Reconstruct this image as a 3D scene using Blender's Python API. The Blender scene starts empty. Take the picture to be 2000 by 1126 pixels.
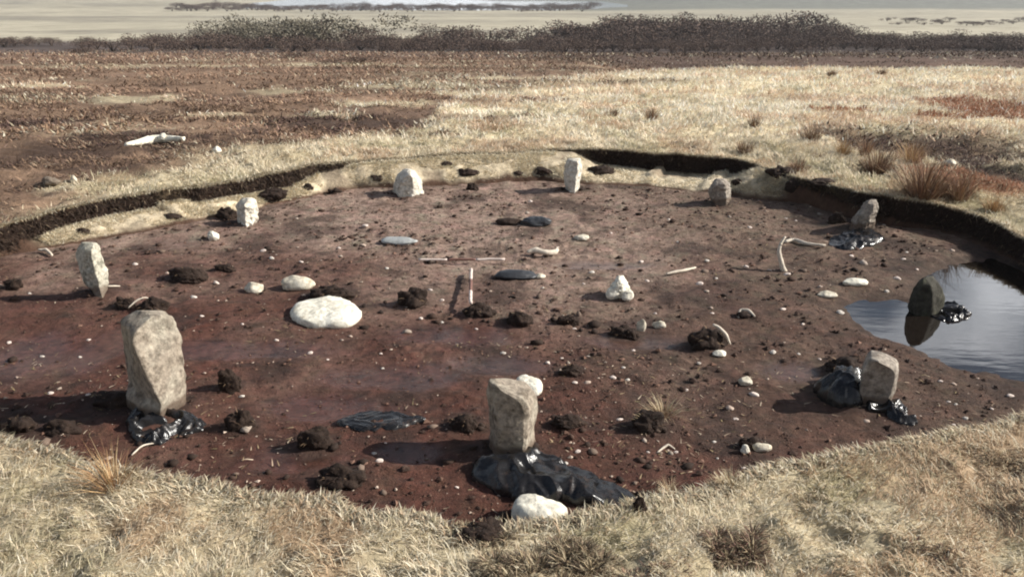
import bpy, math, random
import numpy as np
from mathutils import Vector

# ------------------------------------------------------------------ camera, sky, sun, exposure
sc = bpy.context.scene
COL = sc.collection
PITCH = math.radians(21.6)
CAM_H = 3.1
FPX = 1570.0
SUN_ELEV = math.radians(31)
SUN_AZ = math.radians(88)          # clockwise from +Y: sun on the right

cam_d = bpy.data.cameras.new('camera')
cam = bpy.data.objects.new('camera', cam_d)
COL.objects.link(cam)
cam.location = (0, 0, CAM_H)
cam.rotation_euler = (math.pi / 2 - PITCH, 0, 0)
cam_d.sensor_width = 36
cam_d.lens = FPX / 2000 * 36
cam_d.clip_start = 0.05
cam_d.clip_end = 12000
sc.camera = cam

world = bpy.data.worlds.new('World')
sc.world = world
world.use_nodes = True
wn = world.node_tree.nodes
wl = world.node_tree.links
wn.clear()
sky = wn.new('ShaderNodeTexSky')
sky.sky_type = 'NISHITA'
sky.sun_disc = False
sky.sun_elevation = SUN_ELEV
sky.sun_rotation = SUN_AZ
sky.altitude = 50
sky.air_density = 1.0
sky.dust_density = 1.6
wtc = wn.new('ShaderNodeTexCoord')
wmap = wn.new('ShaderNodeMapping')
wmap.inputs['Scale'].default_value = (1.0, 1.0, 2.2)
wmap.inputs['Location'].default_value = (2.5, 2.1, 0.1)
wnoise = wn.new('ShaderNodeTexNoise')
wnoise.inputs['Scale'].default_value = 1.7
wnoise.inputs['Detail'].default_value = 7
wnoise.inputs['Roughness'].default_value = 0.55
wramp = wn.new('ShaderNodeValToRGB')
wramp.color_ramp.elements[0].position = 0.53
wramp.color_ramp.elements[1].position = 0.74
wmix = wn.new('ShaderNodeMixRGB')
wmix.inputs['Color2'].default_value = (58.0, 58.4, 59.5, 1)
bg = wn.new('ShaderNodeBackground')
bg.inputs['Strength'].default_value = 0.055
wout = wn.new('ShaderNodeOutputWorld')
wl.new(wtc.outputs['Generated'], wmap.inputs['Vector'])
wl.new(wmap.outputs['Vector'], wnoise.inputs['Vector'])
wl.new(wnoise.outputs['Fac'], wramp.inputs['Fac'])
wsep = wn.new('ShaderNodeSeparateXYZ')
wl.new(wtc.outputs['Generated'], wsep.inputs['Vector'])
wband = wn.new('ShaderNodeValToRGB')          # a bank of broken cloud that thins out towards the zenith
wband.color_ramp.elements[0].position = 0.0
wband.color_ramp.elements[0].color = (.8, .8, .8, 1)
wband.color_ramp.elements[1].position = 0.75
wband.color_ramp.elements[1].color = (0, 0, 0, 1)
e_ = wband.color_ramp.elements.new(.42); e_.color = (1, 1, 1, 1)
wl.new(wsep.outputs['Z'], wband.inputs['Fac'])
wmul = wn.new('ShaderNodeMath'); wmul.operation = 'MULTIPLY'
wl.new(wramp.outputs['Color'], wmul.inputs[0]); wl.new(wband.outputs['Color'], wmul.inputs[1])
wl.new(wmul.outputs[0], wmix.inputs['Fac'])
wl.new(sky.outputs['Color'], wmix.inputs['Color1'])
wl.new(wmix.outputs['Color'], bg.inputs['Color'])
wl.new(bg.outputs['Background'], wout.inputs['Surface'])

sun_d = bpy.data.lights.new('sun', 'SUN')
sun_d.energy = 5.0
sun_d.angle = math.radians(0.6)
sun_d.color = (1.0, 0.96, 0.89)
sun = bpy.data.objects.new('sun', sun_d)
COL.objects.link(sun)
to_sun = Vector((math.cos(SUN_ELEV) * math.sin(SUN_AZ), math.cos(SUN_ELEV) * math.cos(SUN_AZ), math.sin(SUN_ELEV)))
sun.rotation_euler = to_sun.to_track_quat('Z', 'Y').to_euler()
sun.location = (20, 0, 20)

sc.view_settings.view_transform = 'Standard'
sc.view_settings.look = 'None'
sc.view_settings.exposure = 0.7
sc.view_settings.gamma = 1
sc.view_settings.use_curve_mapping = False
sc.render.engine = 'CYCLES'
sc.cycles.max_bounces = 6
sc.cycles.diffuse_bounces = 3
sc.cycles.glossy_bounces = 3
sc.cycles.transmission_bounces = 2
sc.cycles.filter_width = 2.0          # the photograph is a soft, low resolution picture
sc.cycles.use_denoising = True

# ------------------------------------------------------------------ numeric helpers
rng = np.random.default_rng(7)
R_ = random.Random(11)
_T2 = rng.random((256, 256))
_T3 = rng.random((48, 48, 48))


def vnoise2(x, y):
    xi = np.floor(x).astype(int); yi = np.floor(y).astype(int)
    fx = x - xi; fy = y - yi
    fx = fx * fx * (3 - 2 * fx); fy = fy * fy * (3 - 2 * fy)
    x0 = xi & 255; x1 = (xi + 1) & 255; y0 = yi & 255; y1 = (yi + 1) & 255
    return (_T2[x0, y0] * (1 - fx) + _T2[x1, y0] * fx) * (1 - fy) + (_T2[x0, y1] * (1 - fx) + _T2[x1, y1] * fx) * fy


def fbm2(x, y, s=1.0, o=4, off=0.0):
    x = np.asarray(x, float) * s + 37.3 + off; y = np.asarray(y, float) * s + 11.9 + off * 1.7
    t = 0; a = 0.5; n = 0
    for k in range(o):
        t = t + a * vnoise2(x, y); n += a
        x = x * 2.03 + 5.1; y = y * 2.03 + 9.7; a *= 0.5
    return t / n * 2 - 1            # -1..1


def vnoise3(p):
    i = np.floor(p).astype(int); f = p - i; f = f * f * (3 - 2 * f)
    a = i % 48; b = (i + 1) % 48
    r = 0
    for dx in (0, 1):
        for dy in (0, 1):
            for dz in (0, 1):
                w = (f[:, 0] if dx else 1 - f[:, 0]) * (f[:, 1] if dy else 1 - f[:, 1]) * (f[:, 2] if dz else 1 - f[:, 2])
                r = r + w * _T3[(b if dx else a)[:, 0], (b if dy else a)[:, 1], (b if dz else a)[:, 2]]
    return r


def fbm3(p, s=1.0, o=3, off=0.0):
    p = p * s + 100.0 + off
    t = 0; a = 0.5; n = 0
    for k in range(o):
        t = t + a * vnoise3(p); n += a
        p = p * 2.07 + 3.3; a *= 0.5
    return t / n * 2 - 1


def sst(a, b, x):
    t = np.clip((x - a) / (b - a), 0, 1)
    return t * t * (3 - 2 * t)


FWD = np.array([0, math.cos(PITCH), -math.sin(PITCH)])
UPV = np.array([0, math.sin(PITCH), math.cos(PITCH)])


def ray(px, py):
    return FWD + np.array([1.0, 0, 0]) * ((px - 1000) / FPX) + UPV * ((563 - py) / FPX)


def at(px, py, z=0.0):                 # point of the horizontal plane z
    d = ray(px, py); t = (z - CAM_H) / d[2]
    return np.array([d[0] * t, d[1] * t, z])


def atY(px, py, Y):                    # point of the upright plane y = Y
    d = ray(px, py); t = Y / d[1]
    return np.array([d[0] * t, Y, CAM_H + d[2] * t])


PROF = np.array([(-60, 1.4), (0, 1.4), (1.6, 1.1), (2.4, .72), (3.0, .36), (3.4, .25), (4, .21), (6, .3), (12.5, .36), (16, .2),
                 (20, .03), (26, -.22), (32, -.56), (45, -1.5), (60, -2.85), (90, -5.4), (120, -7.9), (150, -9.9), (200, -12.3),
                 (300, -15.2), (450, -19.7), (600, -23.6), (640, -24.6), (800, -26), (4000, -34)])


def prof(Y):
    return np.interp(Y, PROF[:, 0], PROF[:, 1])


def atM(px, py):                       # point of the moor seen at a pixel
    d = ray(px, py)
    Ys = np.concatenate([np.arange(2.5, 60, .05), np.arange(60, 600, .5)])
    z = CAM_H + d[2] / d[1] * Ys
    k = np.argmax(z < prof(Ys))
    Y = Ys[k]
    return np.array([d[0] / d[1] * Y, Y, prof(Y)])


def poly_px(pts, z=0.0):
    return np.array([at(a, b, z)[:2] for a, b in pts])


def sdf(P, poly):                      # signed distance, negative inside
    P = np.asarray(P, float)
    d = np.full(len(P), 1e9); inside = np.zeros(len(P), bool)
    n = len(poly)
    for i in range(n):
        a = poly[i]; b = poly[(i + 1) % n]
        e = b - a; w = P - a
        t = np.clip((w @ e) / (e @ e + 1e-12), 0, 1)
        q = w - t[:, None] * e
        d = np.minimum(d, (q * q).sum(1))
        c = (a[1] > P[:, 1]) != (b[1] > P[:, 1])
        xx = (b[0] - a[0]) * (P[:, 1] - a[1]) / ((b[1] - a[1]) if abs(b[1] - a[1]) > 1e-12 else 1e-12) + a[0]
        inside ^= c & (P[:, 0] < xx)
    d = np.sqrt(d)
    return np.where(inside, -d, d)


# ------------------------------------------------------------------ mesh / object helpers
def mesh_np(name, V, quads=None, tris=None, smooth=True):
    me = bpy.data.meshes.new(name)
    V = np.asarray(V, np.float32)
    q = np.asarray(quads if quads is not None else np.zeros((0, 4)), np.int32).reshape(-1, 4)
    t = np.asarray(tris if tris is not None else np.zeros((0, 3)), np.int32).reshape(-1, 3)
    me.vertices.add(len(V)); me.vertices.foreach_set('co', V.ravel())
    me.loops.add(q.size + t.size)
    me.loops.foreach_set('vertex_index', np.concatenate([q.ravel(), t.ravel()]))
    nf = len(q) + len(t)
    me.polygons.add(nf)
    st = np.concatenate([np.arange(len(q)) * 4, q.size + np.arange(len(t)) * 3]).astype(np.int32)
    me.polygons.foreach_set('loop_start', st)
    me.polygons.foreach_set('use_smooth', np.full(nf, smooth))
    me.update(calc_edges=True)
    me.validate()
    return me


def add_col(me, C, name='Col'):
    a = me.color_attributes.new(name, 'FLOAT_COLOR', 'POINT')
    C = np.asarray(C, np.float32)
    if C.shape[1] == 3:
        C = np.concatenate([C, np.ones((len(C), 1), np.float32)], 1)
    a.data.foreach_set('color', C.ravel())


def add_f(me, name, v):
    a = me.attributes.new(name, 'FLOAT', 'POINT')
    a.data.foreach_set('value', np.asarray(v, np.float32))


def obj(name, me, mat, parent=None, kind=None, label=None, cat=None, group=None):
    o = bpy.data.objects.new(name, me)
    COL.objects.link(o)
    if mat is not None and len(me.materials) == 0:
        me.materials.append(mat)
    if parent is not None:
        o.parent = parent
    tag(o, label, cat, group, kind)
    return o


def tag(o, label=None, cat=None, group=None, kind=None):
    if label: o['label'] = label
    if cat: o['category'] = cat
    if group: o['group'] = group
    if kind: o['kind'] = kind


def empty(name, loc, label, cat, group=None):
    o = bpy.data.objects.new(name, None)
    o.empty_display_size = .1
    COL.objects.link(o)
    o.location = loc
    tag(o, label, cat, group)
    return o


def strip_faces(nr, nt, wrap=True, base=0):
    i = np.arange(nr - 1)[:, None]; j = np.arange(nt if wrap else nt - 1)[None, :]
    a = i * nt + j; b = i * nt + (j + 1) % nt
    return np.stack([a, b, b + nt, a + nt], -1).reshape(-1, 4) + base


# ------------------------------------------------------------------ materials
def new_mat(name):
    m = bpy.data.materials.new(name); m.use_nodes = True
    nt = m.node_tree
    b = nt.nodes['Principled BSDF']
    return m, nt.nodes, nt.links, b


def noise_node(n, l, scale, detail=5, rough=.6, vec=None):
    t = n.new('ShaderNodeTexNoise')
    t.inputs['Scale'].default_value = scale; t.inputs['Detail'].default_value = detail; t.inputs['Roughness'].default_value = rough
    if vec is not None: l.new(vec, t.inputs['Vector'])
    return t


def ramp(n, l, src, p0, p1, c0=(0, 0, 0, 1), c1=(1, 1, 1, 1)):
    r = n.new('ShaderNodeValToRGB')
    r.color_ramp.elements[0].position = p0; r.color_ramp.elements[1].position = p1
    r.color_ramp.elements[0].color = c0; r.color_ramp.elements[1].color = c1
    l.new(src, r.inputs['Fac'])
    return r


def mixc(n, l, fac, a, b, mode='MIX'):
    m = n.new('ShaderNodeMixRGB'); m.blend_type = mode
    for k, v in (('Fac', fac), ('Color1', a), ('Color2', b)):
        if hasattr(v, 'links') or hasattr(v, 'is_linked'): l.new(v, m.inputs[k])
        else: m.inputs[k].default_value = v
    return m.outputs['Color']


def attr(n, name):
    a = n.new('ShaderNodeAttribute'); a.attribute_name = name
    return a


def bump(n, l, h, b, strength, dist):
    k = n.new('ShaderNodeBump'); k.inputs['Strength'].default_value = strength; k.inputs['Distance'].default_value = dist
    l.new(h, k.inputs['Height']); l.new(k.outputs['Normal'], b.inputs['Normal'])


def g4(v): return (v[0], v[1], v[2], 1)


def mat_blades(name, rough=.75, trans=.18):
    m, n, l, b = new_mat(name)
    a = attr(n, 'Col')
    l.new(a.outputs['Color'], b.inputs['Base Color'])
    b.inputs['Roughness'].default_value = rough
    b.inputs['Specular IOR Level'].default_value = .2
    tr = n.new('ShaderNodeBsdfTranslucent'); l.new(a.outputs['Color'], tr.inputs['Color'])
    mx = n.new('ShaderNodeMixShader'); mx.inputs['Fac'].default_value = trans
    l.new(b.outputs[0], mx.inputs[1]); l.new(tr.outputs[0], mx.inputs[2])
    l.new(mx.outputs[0], n['Material Output'].inputs['Surface'])
    return m


def mat_ground(name):                   # vertex colour with grain, for moor and banks
    m, n, l, b = new_mat(name)
    a = attr(n, 'Col')
    tc = n.new('ShaderNodeTexCoord').outputs['Object']
    n1 = noise_node(n, l, 9, 8, .7, tc)
    mp = n.new('ShaderNodeMapping'); mp.inputs['Scale'].default_value = (.035, .11, .1); l.new(tc, mp.inputs['Vector'])
    n2 = noise_node(n, l, 3.0, 8, .65, mp.outputs['Vector'])
    r1 = ramp(n, l, n1.outputs['Fac'], .3, .7, (.62, .6, .58, 1), (1.35, 1.36, 1.36, 1))
    r2 = ramp(n, l, n2.outputs['Fac'], .35, .65, (.7, .68, .66, 1), (1.25, 1.25, 1.22, 1))
    c = mixc(n, l, 1.0, a.outputs['Color'], r1.outputs['Color'], 'MULTIPLY')
    c = mixc(n, l, 1.0, c, r2.outputs['Color'], 'MULTIPLY')
    l.new(c, b.inputs['Base Color'])
    b.inputs['Roughness'].default_value = .92; b.inputs['Specular IOR Level'].default_value = .15
    bump(n, l, n1.outputs['Fac'], b, .8, .05)
    return m


def mat_peat():
    m, n, l, b = new_mat('wet_peat')
    a = attr(n, 'Col'); w = attr(n, 'wet')
    tc = n.new('ShaderNodeTexCoord').outputs['Object']
    n1 = noise_node(n, l, 14, 9, .72, tc)
    n2 = noise_node(n, l, 2.2, 6, .6, tc)
    n3 = noise_node(n, l, 70, 5, .7, tc)
    r1 = ramp(n, l, n1.outputs['Fac'], .3, .72, (.42, .38, .36, 1), (1.6, 1.62, 1.62, 1))
    r2 = ramp(n, l, n2.outputs['Fac'], .35, .65, (.82, .78, .76, 1), (1.18, 1.18, 1.18, 1))
    c = mixc(n, l, 1.0, a.outputs['Color'], r1.outputs['Color'], 'MULTIPLY')
    c = mixc(n, l, 1.0, c, r2.outputs['Color'], 'MULTIPLY')
    n4 = noise_node(n, l, 4.5, 5, .65, tc)
    q1 = ramp(n, l, n4.outputs['Fac'], .52, .68, (0, 0, 0, 1), (.6, .6, .6, 1))
    c = mixc(n, l, q1.outputs['Color'], c, mixc(n, l, 1.0, c, (.82, 1.08, .98, 1), 'MULTIPLY'))
    q2 = ramp(n, l, n4.outputs['Fac'], .34, .46, (.5, .5, .5, 1), (0, 0, 0, 1))
    c = mixc(n, l, q2.outputs['Color'], c, mixc(n, l, 1.0, c, (1.3, 1.12, 1.2, 1), 'MULTIPLY'))
    sp = ramp(n, l, n3.outputs['Fac'], .66, .74)
    c = mixc(n, l, sp.outputs['Color'], c, (.24, .17, .13, 1))
    l.new(c, b.inputs['Base Color'])
    # wetness: thin water film where the floor lies low
    ad = n.new('ShaderNodeMath'); ad.operation = 'MULTIPLY_ADD'; ad.inputs[1].default_value = .55; l.new(n1.outputs['Fac'], ad.inputs[0]); l.new(w.outputs['Fac'], ad.inputs[2])
    rr = ramp(n, l, ad.outputs[0], .66, 1.1, (.85, .85, .85, 1), (.24, .24, .24, 1))
    l.new(rr.outputs['Color'], b.inputs['Roughness'])
    b.inputs['Specular IOR Level'].default_value = .28
    hs = n.new('ShaderNodeMath'); hs.operation = 'SUBTRACT'; hs.inputs[0].default_value = 1.05; l.new(w.outputs['Fac'], hs.inputs[1])
    hm = n.new('ShaderNodeMath'); hm.operation = 'MULTIPLY'; l.new(hs.outputs[0], hm.inputs[0])
    sm = n.new('ShaderNodeMath'); sm.operation = 'MULTIPLY_ADD'; sm.inputs[1].default_value = .35; l.new(n3.outputs['Fac'], sm.inputs[0]); l.new(n1.outputs['Fac'], sm.inputs[2])
    l.new(sm.outputs[0], hm.inputs[1])
    bump(n, l, hm.outputs[0], b, .9, .035)
    return m


def mat_stone(name, base, spot, lichen, bscale=16, spotp=(.5, .68), bstr=.6, damp=False):
    m, n, l, b = new_mat(name)
    tc = n.new('ShaderNodeTexCoord').outputs['Object']
    n1 = noise_node(n, l, bscale, 9, .7, tc)
    n2 = noise_node(n, l, bscale * .3, 6, .6, tc)
    n3 = noise_node(n, l, bscale * 2.3, 4, .6, tc)
    s = ramp(n, l, n1.outputs['Fac'], spotp[0], spotp[1])
    c = mixc(n, l, s.outputs['Color'], g4(base), g4(spot))
    s2 = ramp(n, l, n2.outputs['Fac'], .48, .66)
    c = mixc(n, l, s2.outputs['Color'], c, g4(lichen))
    s3 = ramp(n, l, n3.outputs['Fac'], .3, .7, (.62, .61, .6, 1), (1.28, 1.28, 1.26, 1))
    c = mixc(n, l, 1.0, c, s3.outputs['Color'], 'MULTIPLY')
    if damp:                            # peat stain around the foot
        sx = n.new('ShaderNodeSeparateXYZ'); l.new(tc, sx.inputs[0])
        ma = n.new('ShaderNodeMath'); ma.operation = 'MULTIPLY_ADD'; ma.inputs[1].default_value = -.13; l.new(n2.outputs['Fac'], ma.inputs[0]); l.new(sx.outputs['Z'], ma.inputs[2])
        sr = ramp(n, l, ma.outputs[0], 0, .04, (.8, .8, .8, 1), (0, 0, 0, 1))
        c = mixc(n, l, sr.outputs['Color'], c, (.10, .065, .045, 1))
    l.new(c, b.inputs['Base Color'])
    b.inputs['Roughness'].default_value = .88; b.inputs['Specular IOR Level'].default_value = .25
    bump(n, l, n1.outputs['Fac'], b, bstr, .02)
    return m


def mat_plain(name, col, rough=.8, var=.35, scale=20, spec=.3, bstr=.4, bdist=.02):
    m, n, l, b = new_mat(name)
    tc = n.new('ShaderNodeTexCoord').outputs['Object']
    n1 = noise_node(n, l, scale, 7, .65, tc)
    r1 = ramp(n, l, n1.outputs['Fac'], .3, .7, (1 - var,) * 3 + (1,), (1 + var,) * 3 + (1,))
    c = mixc(n, l, 1.0, g4(col), r1.outputs['Color'], 'MULTIPLY')
    l.new(c, b.inputs['Base Color'])
    b.inputs['Roughness'].default_value = rough; b.inputs['Specular IOR Level'].default_value = spec
    bump(n, l, n1.outputs['Fac'], b, bstr, bdist)
    return m


def mat_water(name, scale, bstr, rough=.02, col=(.012, .009, .007, 1), ior=1.75):
    m, n, l, b = new_mat(name)
    b.inputs['Base Color'].default_value = col
    b.inputs['Roughness'].default_value = rough
    b.inputs['IOR'].default_value = ior
    tc = n.new('ShaderNodeTexCoord').outputs['Object']
    mp = n.new('ShaderNodeMapping'); mp.inputs['Scale'].default_value = (.5, 1.6, 1); mp.inputs['Rotation'].default_value = (0, 0, .2); l.new(tc, mp.inputs['Vector'])
    n1 = noise_node(n, l, scale, 3, .5, mp.outputs['Vector'])
    bump(n, l, n1.outputs['Fac'], b, bstr, .02)
    return m


M_BLADE = mat_blades('dry_blades')
M_TWIG = mat_blades('twig_blades', .85, .05)
M_MOOR = mat_ground('moor_turf')
M_PEAT = mat_peat()
M_CLOD = mat_plain('peat_clod', (.03, .019, .014), .85, .5, 14, .2, .9, .04)
M_QUARTZ = mat_stone('white_quartz', (.74, .70, .59), (.48, .41, .30), (.78, .75, .66), 9, (.5, .72), .8)
M_CREAM = mat_stone('cream_stone', (.58, .52, .41), (.36, .29, .21), (.66, .62, .53), 12, (.48, .7), .7)
M_PEB = mat_plain('pebble_stone', (.56, .47, .41), .8, .25, 30, .3, .3, .01)
M_GREY = mat_stone('grey_stone', (.30, .26, .22), (.15, .125, .1), (.42, .38, .32), 15, (.46, .64), .9, True)
M_TAN = mat_stone('tan_stone', (.32, .27, .215), (.13, .105, .08), (.41, .37, .30), 13, (.46, .62), 1.0, True)
M_PALE = mat_stone('pale_lichened_stone', (.47, .44, .36), (.2, .19, .15), (.56, .53, .45), 18, (.47, .6), .8, True)
M_WHITEST = mat_stone('whitish_stone', (.60, .56, .48), (.36, .31, .25), (.67, .64, .56), 12, (.47, .66), .8)
M_DARKST = mat_stone('dark_olive_stone', (.05, .046, .036), (.03, .027, .02), (.07, .07, .042), 12, (.45, .65), 1.0)  # near-black stone with dull olive patches
M_PLASTIC = mat_plain('black_polythene', (.014, .013, .013), .27, .3, 16, .4, .5, .012)
_n, _l = M_PLASTIC.node_tree.nodes, M_PLASTIC.node_tree.links
_b = _n['Principled BSDF']; _tc = _n.new('ShaderNodeTexCoord').outputs['Object']
_mn = noise_node(_n, _l, 7, 8, .7, _tc); _mr = ramp(_n, _l, _mn.outputs['Fac'], .57, .7)
_src = _b.inputs['Base Color'].links[0].from_socket
_l.new(mixc(_n, _l, _mr.outputs['Color'], _src, (.055, .034, .025, 1)), _b.inputs['Base Color'])
_rr = ramp(_n, _l, _mn.outputs['Fac'], .55, .7, (.2, .2, .2, 1), (.7, .7, .7, 1)); _l.new(_rr.outputs['Color'], _b.inputs['Roughness'])
M_WOOD = mat_plain('bleached_wood', (.55, .48, .39), .8, .25, 30, .2, .4, .01)
M_GREYWOOD = mat_plain('grey_wet_slab', (.33, .34, .33), .4, .25, 22, .5, .4, .01)
M_BLACKSLAB = mat_plain('dark_slab', (.03, .032, .036), .45, .3, 22, .5, .5, .01)
M_RODW = mat_plain('rod_white_paint', (.60, .50, .44), .6, .08, 30, .4, .05, .002)
M_RODR = mat_plain('rod_red_paint', (.17, .085, .065), .6, .12, 30, .4, .05, .002)
M_BARK = mat_plain('bark', (.10, .075, .06), .9, .3, 8, .1, .5, .05)
M_POOL = mat_water('bog_pool', 5.0, .06, .03)
M_LOCH = mat_water('loch_water', .35, .5, .12, (.06, .08, .10, 1))

# ------------------------------------------------------------------ the basin outline (floor edge and rim) in polar form
CX, CY = 0.0, 7.5
near_rim = [(-160, 805), (-60, 838), (0, 852), (60, 872), (130, 890), (200, 917), (290, 930), (380, 945), (480, 967), (560, 972), (640, 976), (700, 1002), (800, 1012),
            (850, 1022), (900, 1040), (1000, 1030), (1120, 1016), (1260, 985), (1330, 975), (1400, 948), (1430, 935), (1500, 915),
            (1620, 893), (1700, 880), (1800, 862), (1900, 842), (2000, 812), (2080, 785), (2160, 750)]
far_rim = [(2230, 690, .30, .03), (2200, 600, .28, .03), (2120, 530, .26, .03), (2000, 468, .26, .03), (1930, 428, .3, .04), (1850, 402, .35, .06), (1750, 386, .4, .09), (1680, 376, .38, .2),
           (1600, 357, .37, .27), (1520, 337, .36, .33), (1485, 324, .36, .35), (1440, 313, .36, .12), (1400, 309, .36, .08), (1300, 300, .37, .08), (1180, 292, .38, .12), (1120, 291, .37, .345),
           (1000, 297, .36, .345), (900, 300, .36, .345), (800, 308, .36, .345), (700, 315, .36, .345), (620, 320, .37, .25), (560, 335, .37, .14), (470, 350, .37, .16),
           (395, 363, .38, .17), (300, 374, .38, .17), (200, 390, .38, .17), (100, 411, .38, .15), (0, 440, .38, .06), (-120, 475, .38, .05), (-230, 540, .36, .04), (-300, 620, .34, .03), (-280, 720, .3, .02)]
floor_far = [(2180, 690), (2130, 640), (2060, 560), (2000, 520), (1930, 490), (1870, 470), (1800, 444), (1720, 427), (1640, 416), (1550, 401), (1450, 389), (1350, 376), (1250, 367),
             (1150, 364), (1050, 356), (950, 362), (850, 366), (780, 372), (700, 371), (600, 390), (520, 405), (455, 426), (400, 433), (300, 456), (200, 471),
             (80, 491), (0, 507), (-120, 545), (-215, 600), (-270, 660), (-235, 740)]


def polar(p): return math.atan2(p[1] - CY, p[0] - CX), math.hypot(p[0] - CX, p[1] - CY)


rimT, flT = [], []
for a, b in near_rim:
    t, r = polar(at(a, b, .19)); rimT.append((t, r, .19, .02))
    flT.append((t, r - .10))
for a, b, z, lg in far_rim:
    t, r = polar(at(a, b, z)); rimT.append((t, r, z, lg))
for a, b in floor_far:
    t, r = polar(at(a, b, 0)); flT.append((t, r))
rimT = np.array(sorted(rimT)); flT = np.array(sorted(flT))


def per(tab, th, c):
    return np.interp(th, np.concatenate([tab[:, 0] - 2 * np.pi, tab[:, 0], tab[:, 0] + 2 * np.pi]), np.tile(tab[:, c], 3))


def rim_r(th):
    j = fbm2(np.cos(th) * 9, np.sin(th) * 9, 1.6, 4, 3.0) * .055 + fbm2(np.cos(th) * 30, np.sin(th) * 30, 1.7, 2, 9.0) * .03
    return per(rimT, th, 1) + j * .8


def floor_r(th):
    j = fbm2(np.cos(th) * 9, np.sin(th) * 9, 1.3, 4, 17.0) * .06
    return np.minimum(per(flT, th, 1) + j, rim_r(th) - .05)


def rim_z(th): return per(rimT, th, 2) + fbm2(np.cos(th) * 9, np.sin(th) * 9, 1.1, 3, 29.0) * .03
def ledge_z(th):                       # height of the foot of the cut face; in places the face has slumped
    l_ = per(rimT, th, 3); r_ = rim_z(th)
    sl = sst(.18, .5, fbm2(np.cos(th) * 9, np.sin(th) * 9, 2.3, 3, 47.)) * .3
    return np.minimum(l_ + (r_ - l_) * sl * (l_ > .08), r_ - .012)


POOL = poly_px([(1668, 600), (1690, 582), (1740, 578), (1778, 588), (1800, 548), (1850, 518), (1940, 500), (2060, 545), (2180, 650), (2180, 740),
                (2080, 760), (2000, 748), (1900, 727), (1840, 706), (1770, 668), (1705, 655), (1672, 640)])


def wet_ell(px, py, rx, ry):
    c = at(px, py); ex = at(px + rx, py)[0] - c[0]; ey = at(px, py - ry)[1] - c[1]
    return c[0], c[1], ex, ey


# peat clods lying on the floor: photo box (left, right, top, bottom) and description
CL = [(775, 842, 558, 602, 'dark rounded clod behind the white slab, left of the ranging rods'),
      (900, 962, 588, 622, 'dark clod at the near end of the ranging rod'),
      (985, 1042, 602, 638, 'shaggy brown clod right of the ranging rod'),
      (1086, 1132, 600, 634, 'dark clod between the shaggy clod and the pointed white stone'),
      (1195, 1250, 632, 664, 'dark clod in front of the pointed white stone'),
      (1345, 1428, 630, 684, 'dark angular clod at the right middle with a stick on its edge'),
      (1090, 1136, 702, 738, 'dark clod with white flecks behind the front middle stone'),
      (420, 472, 718, 770, 'small upright dark clod right of the tall left stone'),
      (432, 494, 790, 845, 'dark brown clod right of the polythene at the tall left stone'),
      (572, 640, 824, 882, 'shaggy clod left of the flat black strip'),
      (612, 706, 900, 955, 'large dark clod near the front bank, left of the middle stone'),
      (870, 934, 800, 842, 'dark low clod just left of the front middle stone'),
      (1086, 1150, 806, 838, 'flat dark clod just right of the front middle stone'),
      (1228, 1305, 796, 846, 'big black clod with pale grass at its right shoulder'),
      (1446, 1490, 852, 880, 'small black clod under the grey slab at the right front'),
      (318, 394, 514, 552, 'low dark clod in the left middle, right of the speckled stone'),
      (414, 460, 510, 536, 'small dark clod further right of the speckled stone'),
      (215, 265, 570, 606, 'brown clod at the foot of the speckled stone'),
      (262, 322, 572, 612, 'dark clod behind the top of the tall left stone'),
      (602, 690, 552, 588, 'low dark clod between the cream boulder and the white slab'),
      (0, 36, 538, 568, 'dark clod at the left edge of the picture'),
      (168, 250, 762, 800, 'dark clod in the shade left of the tall left stone'),
      (0, 60, 812, 852, 'mossy clod against the front bank at the left edge'),
      (70, 150, 806, 850, 'dark clod against the front bank left of the tall stone'),
      (1612, 1690, 690, 734, 'dark clod behind the black polythene bag'),
      (1622, 1664, 404, 436, 'reddish brown clod left of the leaning back right stone'),
      (498, 560, 372, 398, 'dark clod on the back bank right of the white wedge stone'),
      (418, 462, 400, 430, 'dark clod touching the left side of the white wedge stone'),
      (1142, 1205, 318, 345, 'dark clod right of the flat topped white stone'),
      (1428, 1456, 346, 364, 'small dark clod right of the small grey back stone'),
      (722, 748, 348, 362, 'small dark clod left of the dome stone'),
      (892, 934, 334, 350, 'dark clod on the pale ledge right of the dome stone'),
      (914, 938, 350, 372, 'dark clod at the foot of the pale ledge right of the dome stone'),
      (1044, 1078, 330, 348, 'dark clod on the pale ledge left of the flat topped stone'),
      (858, 884, 316, 328, 'little dark clod high on the pale ledge right of the dome'),
      (1000, 1020, 336, 347, 'tiny dark clod in the middle of the pale ledge'),
      (590, 612, 360, 374, 'little dark clod on the left of the pale ledge'),
      (640, 668, 366, 380, 'little dark clod at the floor edge left of the dome stone'),
      (1535, 1566, 362, 382, 'dark clod on the ledge at the back right'),
      (1583, 1632, 380, 396, 'flat dark clod on the ledge behind the leaning stone'),
      (142, 174, 444, 460, 'small dark clod on the pale ledge at the left'),
      (310, 352, 418, 432, 'dark clod on the pale ledge below the left bank'),
      (1500, 1560, 330, 352, 'dark clod below the turf edge at the back right'),
      (1186, 1240, 940, 990, 'dark clod at the right end of the spread polythene sheet'),
      (1232, 1262, 968, 1004, 'black clod against the front bank beside the polythene'),
      (890, 1000, 1018, 1062, 'dark heathery hollow clod at the bottom edge left of the white slab')]
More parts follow.
